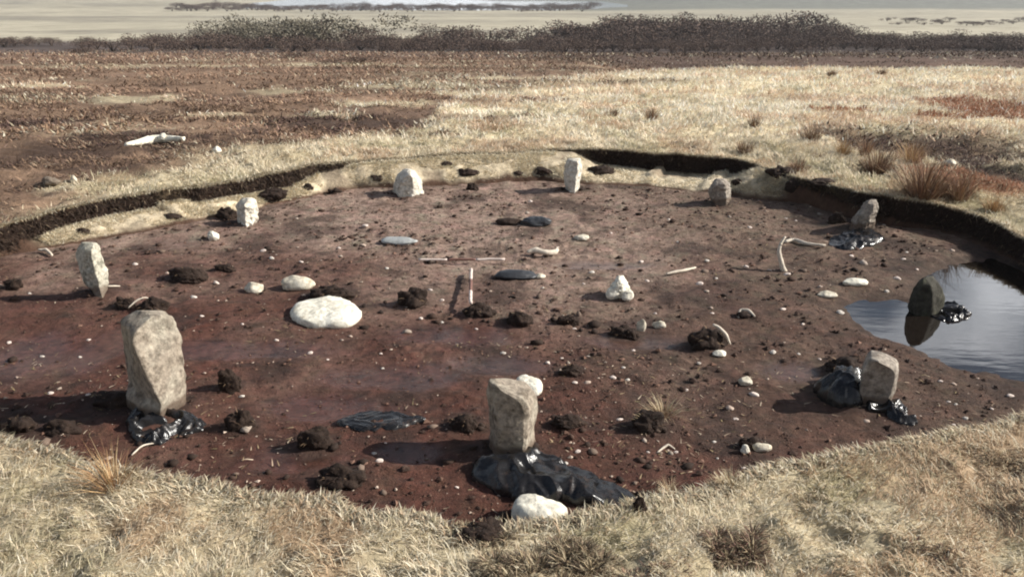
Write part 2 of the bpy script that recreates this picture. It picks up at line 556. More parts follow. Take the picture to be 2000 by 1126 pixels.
# places where the soil is stirred: under clods and around the standing stones
STIR = [(at((a + b) / 2, d - 4)[0], at((a + b) / 2, d - 4)[1], (b - a) / FPX * 5.6, .022) for a, b, c, d, _ in CL[:28]]
STIR += [(at(a, b)[0], at(a, b)[1], r_, h_) for a, b, r_, h_ in [(300, 812, .45, .03), (1000, 900, .4, .03), (1700, 795, .4, .03), (1682, 452, .5, .04), (1405, 402, .4, .03),
                                                          (1117, 374, .35, .03), (798, 383, .4, .03), (485, 440, .35, .03), (196, 580, .4, .05), (1212, 585, .25, .02)]]


def stir(x, y):
    w = np.zeros(len(x)); h = np.zeros(len(x))
    nz = fbm2(x, y, 4., 4, 12.) * .6 + fbm2(x, y, 1.6, 2, 15.) * .4
    for cx, cy, r_, h_ in STIR:
        q = np.hypot(x - cx, (y - cy) * 1.3) / (r_ * .9)
        m = 1 - sst(.35, 1.3, q + nz * .7)
        w = np.maximum(w, m); h = np.maximum(h, m * h_ * (1 + nz))
    return w, h


WET = [wet_ell(*e) for e in [(1550, 725, 85, 26), (1240, 672, 170, 22), (60, 700, 120, 62), (470, 690, 260, 26), (760, 740, 200, 38), (900, 660, 170, 30), (640, 800, 190, 40),
                             (200, 690, 90, 60), (560, 905, 170, 45), (800, 890, 90, 30), (1000, 720, 160, 30), (1180, 520, 140, 12), (330, 480, 110, 14)]]


def floor_wet(x, y):
    w = np.zeros(len(x))
    for cx, cy, rx, ry in WET:
        q = ((x - cx) / rx) ** 2 + ((y - cy) / ry) ** 2
        w = np.maximum(w, 1 - sst(.35, 1.25, np.sqrt(q) + fbm2(x, y, 2.2, 3, 4.) * .35))
    return w


def pool_d(x, y):
    P = np.stack([x, y], 1)
    return sdf(P, POOL) + fbm2(x, y, 2.5, 4, 6.) * .10


def floor_z(x, y, fine=True):
    x = np.atleast_1d(np.asarray(x, float)); y = np.atleast_1d(np.asarray(y, float))
    w = floor_wet(x, y)
    z = fbm2(x, y, .8, 3, 1.) * .025
    if fine:
        z = z + (fbm2(x, y, 4.5, 4, 2.) * .022 + np.maximum(fbm2(x, y, 11, 3, 8.), 0.05) * .03) * (1 - .85 * w)
    z = z + stir(x, y)[1]
    d = pool_d(x, y)
    z = z + .03 - .10 * (1 - sst(-.35, .22, d)) - .02 * w
    return z


NT = 720
TH = np.linspace(-np.pi, np.pi, NT, endpoint=False)
RF, RR, RZ, LZ = floor_r(TH), rim_r(TH), rim_z(TH), ledge_z(TH)
CT, SN = np.cos(TH), np.sin(TH)

# peat floor
NS = 150
s = np.linspace(0.004, 1, NS) ** .9
X = CX + np.outer(s, RF * CT); Y = CY + np.outer(s, RF * SN)
x, y = X.ravel(), Y.ravel()
z = floor_z(x, y)
V = np.stack([x, y, z], 1)
wet = floor_wet(x, y)
pd = pool_d(x, y)
red = np.array([.080, .032, .021]); dry = np.array([.26, .185, .145]); dark = np.array([.035, .020, .015]); olive = np.array([.080, .053, .036])
k_dry = np.clip(sst(5.7, 9.2, y - .25 * np.abs(x - 1) + fbm2(x, y, .7, 3, 40.) * 1.8) + .25 * fbm2(x, y, 1.4, 4, 44.), 0, 1)
k_ol = sst(-.5, 3.5, x + fbm2(x, y, .9, 3, 50.) * 1.6) * sst(4.2, 5.2, y) * .75
C = red + (dry - red) * k_dry[:, None]
C = C * (1 - k_ol[:, None]) + olive * k_ol[:, None] * (1 + .4 * k_dry[:, None])
k_dk = sst(.12, .5, fbm2(x, y, 1.7, 4, 61.)) * .7
C = C * (1 - k_dk[:, None]) + dark * k_dk[:, None]
k_sheen = wet * .35  # grey sheen of the wet film, painted into the floor colour
C = C * (1 - k_sheen[:, None]) + np.array([.07, .042, .036]) * k_sheen[:, None]
k_st = stir(x, y)[0] * .75
C = C * (1 - k_st[:, None]) + np.array([.038, .024, .018]) * k_st[:, None]
k_sm = sst(.2, .55, fbm2(x, y * 1.6, 5., 4, 66.)) * .6          # small dark smears
C = C * (1 - k_sm[:, None]) + dark * k_sm[:, None]
k_p = 1 - sst(-.1, .3, pd)
C = C * (1 - .7 * k_p[:, None]) + np.array([.03, .018, .012]) * .7 * k_p[:, None]
me = mesh_np('peat_floor', V, quads=strip_faces(NS, NT))
add_col(me, C); add_f(me, 'wet', np.clip(wet * .85 + .3 * k_p - .6 * k_st, 0, 1))
obj('peat_floor', me, M_PEAT, kind='structure')
floor_edge_z = z.reshape(NS, NT)[-1]

# pale ledge and cut peat face between floor and turf
NL = 26
NFc = 10
rows = []; cols = []
RFt = RR - .05 - .02 * np.abs(fbm2(CT * 9, SN * 9, 3., 3, 70.))
RFt = np.maximum(RFt, RF + .02)
for k in range(NL):
    t = k / (NL - 1)
    r = RF + (RFt - RF) * t
    xx, yy = CX + r * CT, CY + r * SN
    wide = sst(.1, .4, RFt - RF)
    zz = floor_edge_z * (1 - t) + (LZ + .0) * (t ** .7) + (fbm2(xx, yy, 5, 3, 80.) * .04 + fbm2(xx, yy, 15, 2, 81.) * .025 + .02 + np.maximum(fbm2(xx, yy, 2.2, 2, 83.), 0) * .05) * wide * np.sin(math.pi * min(t * 1.1, 1))
    rows.append(np.stack([xx, yy, zz], 1))
    straw = np.array([.60, .51, .37]) * (1 + .3 * fbm2(xx, yy, 6, 3, 97.))[:, None]; peatc = np.array([.085, .05, .035])
    kk = sst(.02, .16, t + fbm2(xx, yy, 3.5, 3, 90.) * .12) * wide * (LZ > .045)
    kk = kk * (1 - .6 * sst(.3, .55, fbm2(xx, yy, 1.6, 3, 95.)))
    cols.append(peatc + (straw - peatc) * kk[:, None])
zl = rows[-1][:, 2]
for k in range(1, NFc):
    t = k / (NFc - 1)
    r = RFt + (RR - RFt) * t + fbm2(CT * 9, SN * 9, 4., 3, 100. + k * .9) * .07 * math.sin(math.pi * t) + fbm2(CT * 60, SN * 60 + k * .5, 1.6, 2, 105.) * .03 * math.sin(math.pi * t)
    xx, yy = CX + r * CT, CY + r * SN
    rows.append(np.stack([xx, yy, zl + (RZ - zl) * t], 1))
    pk = np.array([.026, .016, .012]) * (1 + .5 * fbm2(TH * 40, TH * 0 + k, 1., 3, 110.))[:, None]
    sh_ = (1 - sst(.09, .2, RZ - LZ))[:, None] * .8
    pk = pk * (1 - sh_) + np.array([.24, .18, .11]) * (.75 + .5 * fbm2(TH * 60, TH * 0 + k, 1., 2, 113.))[:, None] * sh_
    if k == NFc - 1: pk = pk * .5 + np.array([.2, .15, .09])
    cols.append(pk)
V = np.concatenate(rows); C = np.concatenate(cols)
me = mesh_np('peat_bank', V, quads=strip_faces(NL + NFc - 1, NT))
add_col(me, C)
obj('peat_bank', me, M_MOOR, kind='structure')

# ------------------------------------------------------------------ moor heightfield
hb = np.array([atM(a, b)[:2] for a, b in [(-500, 560), (-200, 480), (0, 425), (120, 397), (200, 374), (300, 343), (400, 313), (500, 298), (620, 283), (760, 262), (830, 240), (860, 208),
                                          (1000, 172), (1150, 150), (1300, 140)]])
hb = hb[np.argsort(hb[:, 0])]


def heather_w(x, y):
    yb = np.interp(x, hb[:, 0], hb[:, 1], right=hb[-1, 1])
    yb = np.where(y > 8, yb, 1e3)
    hb_ = .8 * ell_w(BRN_P, x, y, .7, 126.)
    return np.maximum(hb_, sst(-1.2 - .03 * np.abs(y), 1.2 + .03 * np.abs(y), y - yb + fbm2(x, y, .55, 4, 120.) * (1.3 + .10 * np.abs(y - 10)) + fbm2(x * .35, y, 1.1, 3, 122.) * 1.2))


def ellM(px, py, rx, ry):
    c = atM(px, py); ex = abs(atM(px + rx, py)[0] - c[0]); a = atM(px, py - ry)[1]; b_ = atM(px, py + ry)[1]
    return c[0], (a + b_) / 2, ex, (a - b_) / 2


DARK_P = [ellM(*e) for e in [(690, 245, 170, 26), (300, 280, 260, 20), (120, 305, 160, 30), (60, 245, 120, 10), (200, 325, 130, 15), (480, 262, 80, 15)]]
HAG_P = [ellM(*e) for e in [(1860, 290, 210, 45), (1960, 330, 90, 30), (1700, 330, 45, 14)]]
RED_P = [ellM(*e) for e in [(1950, 215, 130, 24), (1850, 225, 70, 9), (1640, 215, 90, 5), (1900, 350, 120, 30)]]
BRN_P = [ellM(*e) for e in [(985, 200, 140, 6), (930, 228, 110, 6), (1160, 163, 190, 4), (880, 262, 70, 5)]]
LIGHT_P = [ellM(*e) for e in [(950, 184, 120, 6), (740, 205, 120, 6), (640, 226, 90, 4), (560, 180, 120, 4), (820, 168, 140, 4), (275, 196, 95, 9), (140, 370, 90, 14), (1000, 152, 180, 4), (90, 170, 80, 5), (420, 225, 90, 5)]]


def ell_w(E, x, y, nz=.45, off=0.):
    w = np.zeros(len(x))
    for cx, cy, rx, ry in E:
        q = np.sqrt(((x - cx) / rx) ** 2 + ((y - cy) / ry) ** 2) + fbm2(x, y, .9, 4, off) * nz
        w = np.maximum(w, 1 - sst(.6, 1.15, q))
    return w


def moor_z(x, y, fine=True):
    x = np.asarray(x, float); y = np.asarray(y, float)
    th = np.arctan2(y - CY, x - CX); r = np.hypot(x - CX, y - CY)
    d = np.maximum(r - rim_r(th), 0)
    hw = heather_w(x, y)
    z = prof(y)
    # crest of the pale rise on the right, the ground drops beyond it
    rgt = sst(2, 9, x - (y - 30) * .1)
    z = z - rgt * 1.1 * sst(31.5, 37, y) * (1 - sst(48, 70, y))
    z = z + rgt * .12 * sst(22, 30, y) * (1 - sst(32, 36, y))
    near = np.exp(-d / .9)
    z = rim_z(th) * near + z * (1 - near)
    amp = sst(0, .5, d)
    if fine:
        z = z + amp * (fbm2(x, y, .45, 3, 130.) * .07 + (np.maximum(fbm2(x, y, 2.1, 3, 133.), -.2)) * .07 * (.6 + .6 * hw)) * (1 - sst(50, 110, y))
        z = z + amp * (fbm2(x, y, 5., 3, 137.) * .075 + fbm2(x, y, 14., 2, 139.) * .02) * (1 - sst(14, 30, d))
    z = z - .16 * amp * ell_w(HAG_P, x, y, .5, 140.)
    z = z + sst(60, 140, y) * fbm2(x, y, .03, 3, 150.) * .5
    # far ground: the land lies higher on both sides of the loch
    z = z + sst(450, 640, y) * (sst(150, 330, -x) * 2.4 + sst(20, 160, x) * 1.6) + sst(640, 900, y) * (sst(150, 330, -x) * 4 + sst(40, 200, x) * 9)
    return z


def moor_col(x, y):
    hw = heather_w(x, y)
    straw = np.array([.44, .375, .255]); brown = np.array([.20, .132, .09]); dk = np.array([.07, .045, .035]); rust = np.array([.25, .125, .07])
    n = fbm2(x, y, .8, 4, 160.)
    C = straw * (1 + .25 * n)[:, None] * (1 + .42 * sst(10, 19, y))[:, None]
    # foreground patches: greenish and reddish
    g = sst(.15, .5, fbm2(x, y, 1.3, 4, 165.))[:, None] * .55
    C = C * (1 - g) + np.array([.27, .24, .13]) * g
    rr = sst(.1, .5, fbm2(x, y, .9, 4, 168.) + .25 * sst(0, 3, x) * (y < 5))[:, None] * .6
    C = C * (1 - rr) + np.array([.29, .18, .115]) * rr
    H = brown * (1 + .45 * fbm2(x * .4, y, .9, 4, 170.))[:, None]
    k = sst(0, .5, fbm2(x * .3, y, .5, 4, 174.))[:, None]
    H = H * (1 - k * .6) + dk * 1.6 * k * .6
    k = sst(.12, .5, fbm2(x * .3, y, .45, 4, 178.))[:, None]
    H = H * (1 - k * .7) + straw * .85 * k * .7
    C = C * (1 - hw[:, None]) + H * hw[:, None]
    for E, c, o, a in ((DARK_P, dk, 180., .85), (HAG_P, dk, 140., .9), (RED_P, rust, 186., .8), (LIGHT_P, straw, 189., .8)):
        w = (ell_w(E, x, y, .8, o) * a)[:, None]
        C = C * (1 - w) + c * w
    # mid distance: dark heather under the scrub, then bleached fields
    w = (sst(40, 62, y + fbm2(x, y, .05, 3, 190.) * 14))[:, None]
    M = np.array([.092, .060, .046]) * (1 + .5 * fbm2(x * .2, y, .12, 3, 192.))[:, None]
    wl_ = sst(4, 16, -x)[:, None] * (1 - sst(85, 125, y))[:, None] * .55
    M = M * (1 - wl_) + np.array([.21, .135, .10]) * wl_
    C = C * (1 - w) + M * w
    dkw = (sst(100, 118, y) * (1 - sst(175, 200, y - 60 * sst(4, 14, x) * (1 - sst(78, 96, x)) + fbm2(x, y, .04, 3, 191.) * 16)))[:, None]
    C = C * (1 - dkw) + np.array([.088, .066, .058]) * (1 + .3 * fbm2(x, y * .3, .2, 3, 193.))[:, None] * dkw
    w = sst(170, 205, y - 60 * sst(4, 14, x) * (1 - sst(78, 96, x)) + fbm2(x, y, .02, 3, 194.) * 16)[:, None]
    F = np.array([.38, .345, .265]) * (1 + .3 * fbm2(x * .15, y, .05, 3, 196.))[:, None]
    k = sst(.1, .45, fbm2(x * .2, y, .022, 4, 198.))[:, None]
    F = F * (1 - k * .7) + np.array([.21, .19, .155]) * k * .7
    C = C * (1 - w) + F * w
    w = (sst(540, 620, y) * sst(15, 60, x))[:, None] * .9
    C = C * (1 - w) + np.array([.15, .155, .135]) * w
    return np.clip(C, .01, .8)


tt = np.concatenate([[0, .02, .05], .09 * 1.058 ** np.arange(0, 192)])
tt = tt[tt < 3800]
NM = len(tt)
r = RR[None, :] + tt[:, None]
X = (CX + r * CT).ravel(); Y = (CY + r * SN).ravel()
Z = moor_z(X, Y)
Z[:NT] = rows[-1][:, 2]
me = mesh_np('moor', np.stack([X, Y, Z], 1), quads=strip_faces(NM, NT))
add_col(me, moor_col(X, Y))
obj('moor', me, M_MOOR, kind='structure')

# loch and the hills beyond it
def flat_sheet(name, pts, z, mat):
    V = [(a, b, z) for a, b in pts]
    m = bpy.data.meshes.new(name); m.from_pydata(V, [], [list(range(len(V)))]); m.update()
    return obj(name, m, mat, kind='structure')


flat_sheet('loch', [(-2500, 560), (2500, 560), (2500, 3600), (-2500, 3600)], -24.1, M_LOCH)
ht = np.linspace(0, 1, 70); hx = np.linspace(-3000, 3000, 160)
HX, HT = np.meshgrid(hx, ht)
base = 760 + sst(0, 260, -HX) * 850 + fbm2(HX, HX * 0, .004, 3, 3.) * 60
HY = base + HT * 2400
HZ = -27 + 90 * sst(0, 1, HT * 1.05) * (.75 + .4 * fbm2(HX, HY, .0012, 4, 9.)) + HT * 80 * np.maximum(fbm2(HX, HY, .003, 4, 21.), -.1) + 6 * sst(0, .03, HT)
me = mesh_np('hills', np.stack([HX.ravel(), HY.ravel(), HZ.ravel()], 1), quads=strip_faces(70, 160, False))
hn = fbm2(HX.ravel(), HY.ravel(), .006, 4, 33.)
add_col(me, np.array([.17, .165, .125]) * (1 + .4 * hn)[:, None])
obj('hills', me, M_MOOR, kind='structure')

# bog pool
PC = POOL.mean(0)
big = PC + (POOL - PC) * 1.12
flat_sheet('bog_pool', [tuple(p) for p in big], -.012, M_POOL)


def ground_z(x, y):                     # any point of the near ground
    x = np.atleast_1d(np.asarray(x, float)); y = np.atleast_1d(np.asarray(y, float))
    th = np.arctan2(y - CY, x - CX); r = np.hypot(x - CX, y - CY)
    rf, rr = floor_r(th), rim_r(th)
    t = np.clip((r - rf) / np.maximum(rr - .05 - rf, .02), 0, 1)
    zl_ = floor_z(x, y, False) * (1 - t) + ledge_z(th) * t ** .7
    return np.where(r < rf, floor_z(x, y), np.where(r < rr, zl_, moor_z(x, y)))


def gz(x, y): return float(ground_z([x], [y])[0])


def spot(px, py):                       # the ground point (floor, ledge or moor) seen at a pixel
    d = ray(px, py)
    Ys = np.concatenate([np.arange(2.6, 16, .02), np.arange(16, 45, .08)])
    xs = d[0] / d[1] * Ys; zz = CAM_H + d[2] / d[1] * Ys
    k = np.argmax(zz < ground_z(xs, Ys))
    return np.array([xs[k], Ys[k], zz[k]])


def mpp(p):                             # metres per photo pixel at a point
    return float((np.asarray(p) - np.array([0, 0, CAM_H])) @ FWD) / FPX


# ------------------------------------------------------------------ blades of grass, heather, rushes
def blades(P, L, az, lean, curv, W, C):
    n = len(P)
    dx, dy = np.cos(az), np.sin(az)
    px_, py_ = -dy, dx
    tw = rng.normal(0, .5, n)
    wx = (px_ * np.cos(tw) + dx * np.sin(tw)) * W / 2; wy = (py_ * np.cos(tw) + dy * np.sin(tw)) * W / 2
    Vv = np.zeros((n, 5, 3), np.float32)
    m = P + (L * .5)[:, None] * np.stack([dx * np.sin(lean), dy * np.sin(lean), np.cos(lean)], 1)
    l2 = lean + curv
    t = m + (L * .5)[:, None] * np.stack([dx * np.sin(l2), dy * np.sin(l2), np.cos(l2)], 1)
    wv = np.stack([wx, wy, 0 * wx], 1)
    Vv[:, 0] = P - wv; Vv[:, 1] = P + wv; Vv[:, 2] = m - wv * .8; Vv[:, 3] = m + wv * .8; Vv[:, 4] = t
    b0 = np.arange(n) * 5
    q = np.stack([b0, b0 + 1, b0 + 3, b0 + 2], 1); tr = np.stack([b0 + 2, b0 + 3, b0 + 4], 1)
    return Vv.reshape(-1, 3), q, tr, np.repeat(C, 5, 0)


def blade_obj(name, parts, mat, **kw):
    Vs, Q, T, Cs = [], [], [], []; off = 0
    for v, q, t, c in parts:
        Vs.append(v); Q.append(q + off); T.append(t + off); Cs.append(c); off += len(v)
    me = mesh_np(name, np.concatenate(Vs), np.concatenate(Q), np.concatenate(T))
    add_col(me, np.concatenate(Cs))
    return obj(name, me, mat, **kw)


STRAW = np.array([(.63, .55, .39), (.69, .63, .49), (.58, .49, .34), (.47, .34, .22), (.42, .37, .24), (.62, .51, .37)])
HEATH = np.array([(.20, .125, .082), (.26, .17, .108), (.13, .08, .058), (.30, .205, .135), (.22, .142, .10), (.17, .11, .085)])


def sample(y0, y1, n, side=1.18, extra=.6):
    y = y0 + (y1 - y0) * rng.random(n)
    w = .66 * side * y + extra
    keep = rng.random(n) < w / (.66 * side * y1 + extra)
    y = y[keep]; w = w[keep]
    return (rng.random(len(y)) * 2 - 1) * w, y


grass_parts, heath_parts = [], []


def scatter(y0, y1, n, L, W, hatch):
    x, y = sample(y0, y1, n)
    th = np.arctan2(y - CY, x - CX); r = np.hypot(x - CX, y - CY)
    out = r > rim_r(th) - .015
    x, y = x[out], y[out]
    hw = heather_w(x, y)
    bare = np.maximum(ell_w(HAG_P, x, y, .5, 140.) * .4, ell_w(DARK_P, x, y, .5, 180.) * .2)
    keep = rng.random(len(x)) > bare
    x, y, hw = x[keep], y[keep], hw[keep]
    ish = rng.random(len(x)) < hw
    gap = ish & (fbm2(x * .45, y, 1.4, 4, 240.) < rng.normal(.02, .12, len(x)))
    x, y, hw, ish = x[~gap], y[~gap], hw[~gap], ish[~gap]
    gap = (~ish) & (fbm2(x, y, 5.5, 3, 244.) < rng.normal(-.3, .12, len(x)))
    x, y, hw, ish = x[~gap], y[~gap], hw[~gap], ish[~gap]
    lp = ell_w(LIGHT_P, x, y, .5, 189.)
    ish &= rng.random(len(x)) > lp * .85
    hag = ell_w(HAG_P, x, y, .6, 140.)
    ish |= rng.random(len(x)) < hag * .95
    z = moor_z(x, y)
    P = np.stack([x, y, z], 1)
    patch = fbm2(x, y, 1.3, 4, 165.); patch2 = fbm2(x, y, .9, 4, 168.) + (.45 * sst(-.5, 2.5, x) - .22) * (y < 6); fine = fbm2(x, y, 3.5, 3, 200.)
    for sel, store in ((~ish, grass_parts), (ish, heath_parts)):
        p = P[sel]; k = len(p)
        if not k: continue
        u = rng.random(k)
        if store is grass_parts:
            i = np.where(u < .34, 0, np.where(u < .6, 1, np.where(u < .8, 2, 5)))
            i = np.where((patch[sel] > .12) & (rng.random(k) < .5), 4, i)
            i = np.where((patch2[sel] > .12) & (rng.random(k) < .6), 3, i)
            i = np.where(rng.random(k) < .05, 3, i)
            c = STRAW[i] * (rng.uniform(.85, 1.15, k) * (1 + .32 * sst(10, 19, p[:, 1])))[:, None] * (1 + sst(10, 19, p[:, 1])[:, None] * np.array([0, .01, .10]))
            rd = ell_w(RED_P, p[:, 0], p[:, 1], .5, 186.)
            sw = rng.random(k) < rd * .85
            c[sw] = np.array([.33, .16, .09]) * rng.uniform(.7, 1.3, sw.sum())[:, None]
            az = fbm2(p[:, 0], p[:, 1], 1.5, 2, 210.) * 5 + rng.normal(0, 1.1, k)
            lean = np.abs(rng.normal(1.0, .38, k)) * hatch; cu = rng.normal(.5, .45, k)
            l_ = L * rng.uniform(.5, 1.35, k) * (1 + .35 * fine[sel])
            wd = W * rng.uniform(.6, 1.4, k)
        else:
            i = rng.integers(0, 6, k)
            tone = fbm2(p[:, 0] * .25, p[:, 1], .9, 5, 215.) * 1.5
            far_ = sst(16, 32, p[:, 1])[:, None]
            c = (HEATH[i] * (1 - .9 * far_) + HEATH.mean(0) * .9 * far_) * (rng.uniform(.85, 1.15, k) * (1 + .5 * tone))[:, None]
            dkp = ell_w(DARK_P, p[:, 0], p[:, 1], .5, 180.)
            sw = rng.random(k) < dkp * .9 * sst(-.35, .15, fbm2(p[:, 0] * .5, p[:, 1], 1.6, 3, 251.))
            sw |= rng.random(k) < ell_w(HAG_P, p[:, 0], p[:, 1], .6, 140.) * .9
            c[sw] = np.array([.07, .042, .034]) * rng.uniform(.6, 1.5, sw.sum())[:, None]
            c *= (1 - .5 * sst(34, 44, p[:, 1]) * sst(-4, 6, p[:, 0] - (p[:, 1] - 40) * .02))[:, None]
            st = (rng.random(k) < .03 + .35 * sst(.05, .3, fbm2(p[:, 0] * .3, p[:, 1], .45, 4, 178.))) & ~sw
            c[st] = STRAW[rng.integers(0, 4, st.sum())] * .72
            az = np.where(rng.random(k) < .5, 0, np.pi) + rng.normal(0, .8, k); lean = np.abs(rng.normal(1.2, .35, k)); cu = rng.normal(.25, .3, k)
            l_ = L * .95 * rng.uniform(.5, 1.3, k); wd = W * rng.uniform(1., 2.4, k)
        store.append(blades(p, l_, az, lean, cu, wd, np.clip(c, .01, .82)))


scatter(2.7, 5.6, 190000, .072, .005, 1.08)
scatter(5.6, 11, 60000, .10, .008, .9)
scatter(10, 14.5, 150000, .10, .009, .9)
scatter(14.5, 22, 150000, .13, .017, .85)
scatter(22, 36, 140000, .16, .024, .8)
scatter(36, 64, 110000, .22, .036, .7)
scatter(64, 128, 90000, .36, .07, .7)

# fringe of turf hanging over the rim, and short dead grass on the ledge
n = 26000
th = rng.uniform(-np.pi, np.pi, n); rr = rim_r(th) + np.abs(rng.normal(0, .05, n)) - .015
x, y = CX + rr * np.cos(th), CY + rr * np.sin(th)
P = np.stack([x, y, np.where(rr > rim_r(th), moor_z(x, y), rim_z(th))], 1)
fring_c = STRAW[rng.integers(0, 6, n)] * rng.uniform(.75, 1.1, n)[:, None]
dkk = rng.random(n) < .15
fring_c[dkk] *= .4
grass_parts.append(blades(P, rng.uniform(.04, .1, n), th + np.pi + rng.normal(0, .8, n), rng.uniform(.6, 1.5, n), rng.uniform(.3, 1.2, n), rng.uniform(.004, .012, n), fring_c))
n = 16000
th = rng.uniform(-.5, np.pi + .5, n); t = rng.random(n)
fz = ledge_z(th) + (rim_z(th) - ledge_z(th)) * t
rr = rim_r(th) - .05 * (1 - t) - .01
keep = rim_z(th) - ledge_z(th) > .05
th, t, fz, rr = th[keep], t[keep], fz[keep], rr[keep]; k = len(th)
rc = np.array([(.03, .02, .015), (.05, .033, .024), (.085, .058, .04), (.2, .15, .1)])[rng.choice(4, k, p=[.4, .35, .2, .05])]
grass_parts.append(blades(np.stack([CX + rr * np.cos(th), CY + rr * np.sin(th), fz], 1), rng.uniform(.03, .11, k), th + np.pi + rng.normal(0, .9, k), rng.uniform(1.2, 2.3, k), rng.uniform(.2, .9, k),
                          rng.uniform(.005, .014, k), rc * rng.uniform(.7, 1.3, k)[:, None]))
n = 150000
th = rng.uniform(.1, np.pi - .02, n)
rf, rr2 = floor_r(th), rim_r(th) - .06
t = rng.random(n) ** .8
rr = rf + (rr2 - rf) * t
x, y = CX + rr * np.cos(th), CY + rr * np.sin(th)
keep = (rr2 - rf > .2) & (ledge_z(th) > .045) & (t > .05 + .12 * rng.random(n)) & (fbm2(x, y, 1.6, 3, 95.) < .32)
x, y = x[keep], y[keep]; k = len(x)
grass_parts.append(blades(np.stack([x, y, ground_z(x, y)], 1), rng.uniform(.03, .09, k), rng.uniform(0, 6.28, k), rng.uniform(.8, 1.6, k), rng.uniform(-.3, .4, k),
                          rng.uniform(.006, .014, k), STRAW[rng.choice([0, 1, 2, 5, 1, 1], k)] * rng.uniform(.9, 1.3, k)[:, None]))
blade_obj('grass', grass_parts, M_BLADE, kind='stuff', label='pale dry moor grass growing around the peat hollow', cat='grass')
blade_obj('heather', heath_parts, M_TWIG, kind='stuff', label='brown heather covering the moor behind the peat hollow', cat='heather')

# crumbs of peat on the floor
n = 26000
th = rng.uniform(-np.pi, np.pi, n); rr = floor_r(th) * np.sqrt(rng.random(n))
x, y = CX + rr * np.cos(th), CY + rr * np.sin(th)
keep = (pool_d(x, y) > .12) & (rng.random(n) > .85 * floor_wet(x, y)) & (np.abs(x) < .68 * y + 1.2) & (fbm2(x, y, 1.1, 3, 230.) > -.35 + .5 * rng.random(n) - .3)
x, y = x[keep], y[keep]; n = len(x)
sz = np.clip(.006 * np.exp(rng.normal(0, .55, n)), .003, .03)
bigc = (rng.random(n) < .14 * sst(-.1, .4, fbm2(x, y, 1.3, 4, 233.))) & (rng.random(n) > floor_wet(x, y))
sz = np.where(bigc, rng.uniform(.012, .038, n) ** 1.0, sz)
oct_ = np.array([(1, 0, 0), (0, 1, 0), (-1, 0, 0), (0, -1, 0), (0, 0, .8), (0, 0, -.8)], float)
V = oct_[None] * sz[:, None, None] * rng.uniform(.45, 1.4, (n, 6, 1)) * np.array([1, 1, .6])
a = rng.uniform(0, 6.28, n)
V = np.stack([V[..., 0] * np.cos(a)[:, None] - V[..., 1] * np.sin(a)[:, None], V[..., 0] * np.sin(a)[:, None] + V[..., 1] * np.cos(a)[:, None], V[..., 2]], -1)
V += np.stack([x, y, floor_z(x, y) + sz * .3], 1)[:, None]
tri = np.array([(0, 1, 4), (1, 2, 4), (2, 3, 4), (3, 0, 4), (1, 0, 5), (2, 1, 5), (3, 2, 5), (0, 3, 5)])
T = (tri[None] + (np.arange(n) * 6)[:, None, None]).reshape(-1, 3)
me = mesh_np('peat_crumbs', V.reshape(-1, 3), tris=T, smooth=False)
u = rng.random(n)
u = np.where(bigc, u * .6, u)
C = np.where((u < .55)[:, None], np.array([.05, .029, .021]), np.where((u < .94)[:, None], np.array([.15, .085, .06]), np.array([.42, .33, .26]))) * rng.uniform(.7, 1.3, n)[:, None]
add_col(me, np.repeat(C, 6, 0))
obj('peat_crumbs', me, M_TWIG, kind='stuff', label='loose crumbs of peat strewn over the floor of the hollow', cat='peat crumbs')

# rubble: fist sized lumps of peat and a few stones, in drifts
n = 1500
th = rng.uniform(-np.pi, np.pi, n); rr = floor_r(th) * np.sqrt(rng.random(n)) * .98
x, y = CX + rr * np.cos(th), CY + rr * np.sin(th)
keep = (pool_d(x, y) > .1) & (np.abs(x) < .68 * y + 1.2) & (fbm2(x, y * 1.5, .9, 4, 261.) + .35 * stir(x, y)[0] > rng.normal(.12, .12, n)) & (rng.random(n) > .8 * floor_wet(x, y))
x, y = x[keep], y[keep]; n = len(x)


def ico1():
    t = (1 + 5 ** .5) / 2
    v = np.array([(-1, t, 0), (1, t, 0), (-1, -t, 0), (1, -t, 0), (0, -1, t), (0, 1, t), (0, -1, -t), (0, 1, -t), (t, 0, -1), (t, 0, 1), (-t, 0, -1), (-t, 0, 1)], float) / 1.9
    f = np.array([(0, 11, 5), (0, 5, 1), (0, 1, 7), (0, 7, 10), (0, 10, 11), (1, 5, 9), (5, 11, 4), (11, 10, 2), (10, 7, 6), (7, 1, 8), (3, 9, 4), (3, 4, 2), (3, 2, 6), (3, 6, 8), (3, 8, 9), (4, 9, 5), (2, 4, 11), (6, 2, 10), (8, 6, 7), (9, 8, 1)])
    return v, f


v_, f_ = ico1()
sz = np.clip(.02 * np.exp(rng.normal(0, .5, n)), .008, .042)
V = v_[None] * sz[:, None, None] * rng.uniform(.6, 1.35, (n, 12, 1)) * np.stack([rng.uniform(.8, 1.5, n), rng.uniform(.8, 1.3, n), rng.uniform(.45, .85, n)], 1)[:, None]
V += np.stack([x, y, floor_z(x, y) + sz * .2], 1)[:, None]
me = mesh_np('peat_rubble', V.reshape(-1, 3), tris=(f_[None] + (np.arange(n) * 12)[:, None, None]).reshape(-1, 3))
C = np.array([(.03, .019, .014), (.055, .033, .024), (.085, .05, .036), (.16, .115, .088), (.33, .27, .22)])[rng.choice(5, n, p=[.36, .28, .2, .11, .05])] * rng.uniform(.75, 1.25, n)[:, None]
add_col(me, np.repeat(C, 12, 0))
obj('peat_rubble', me, M_TWIG, kind='stuff', label='drifts of dark peat rubble on the floor of the hollow', cat='peat rubble')

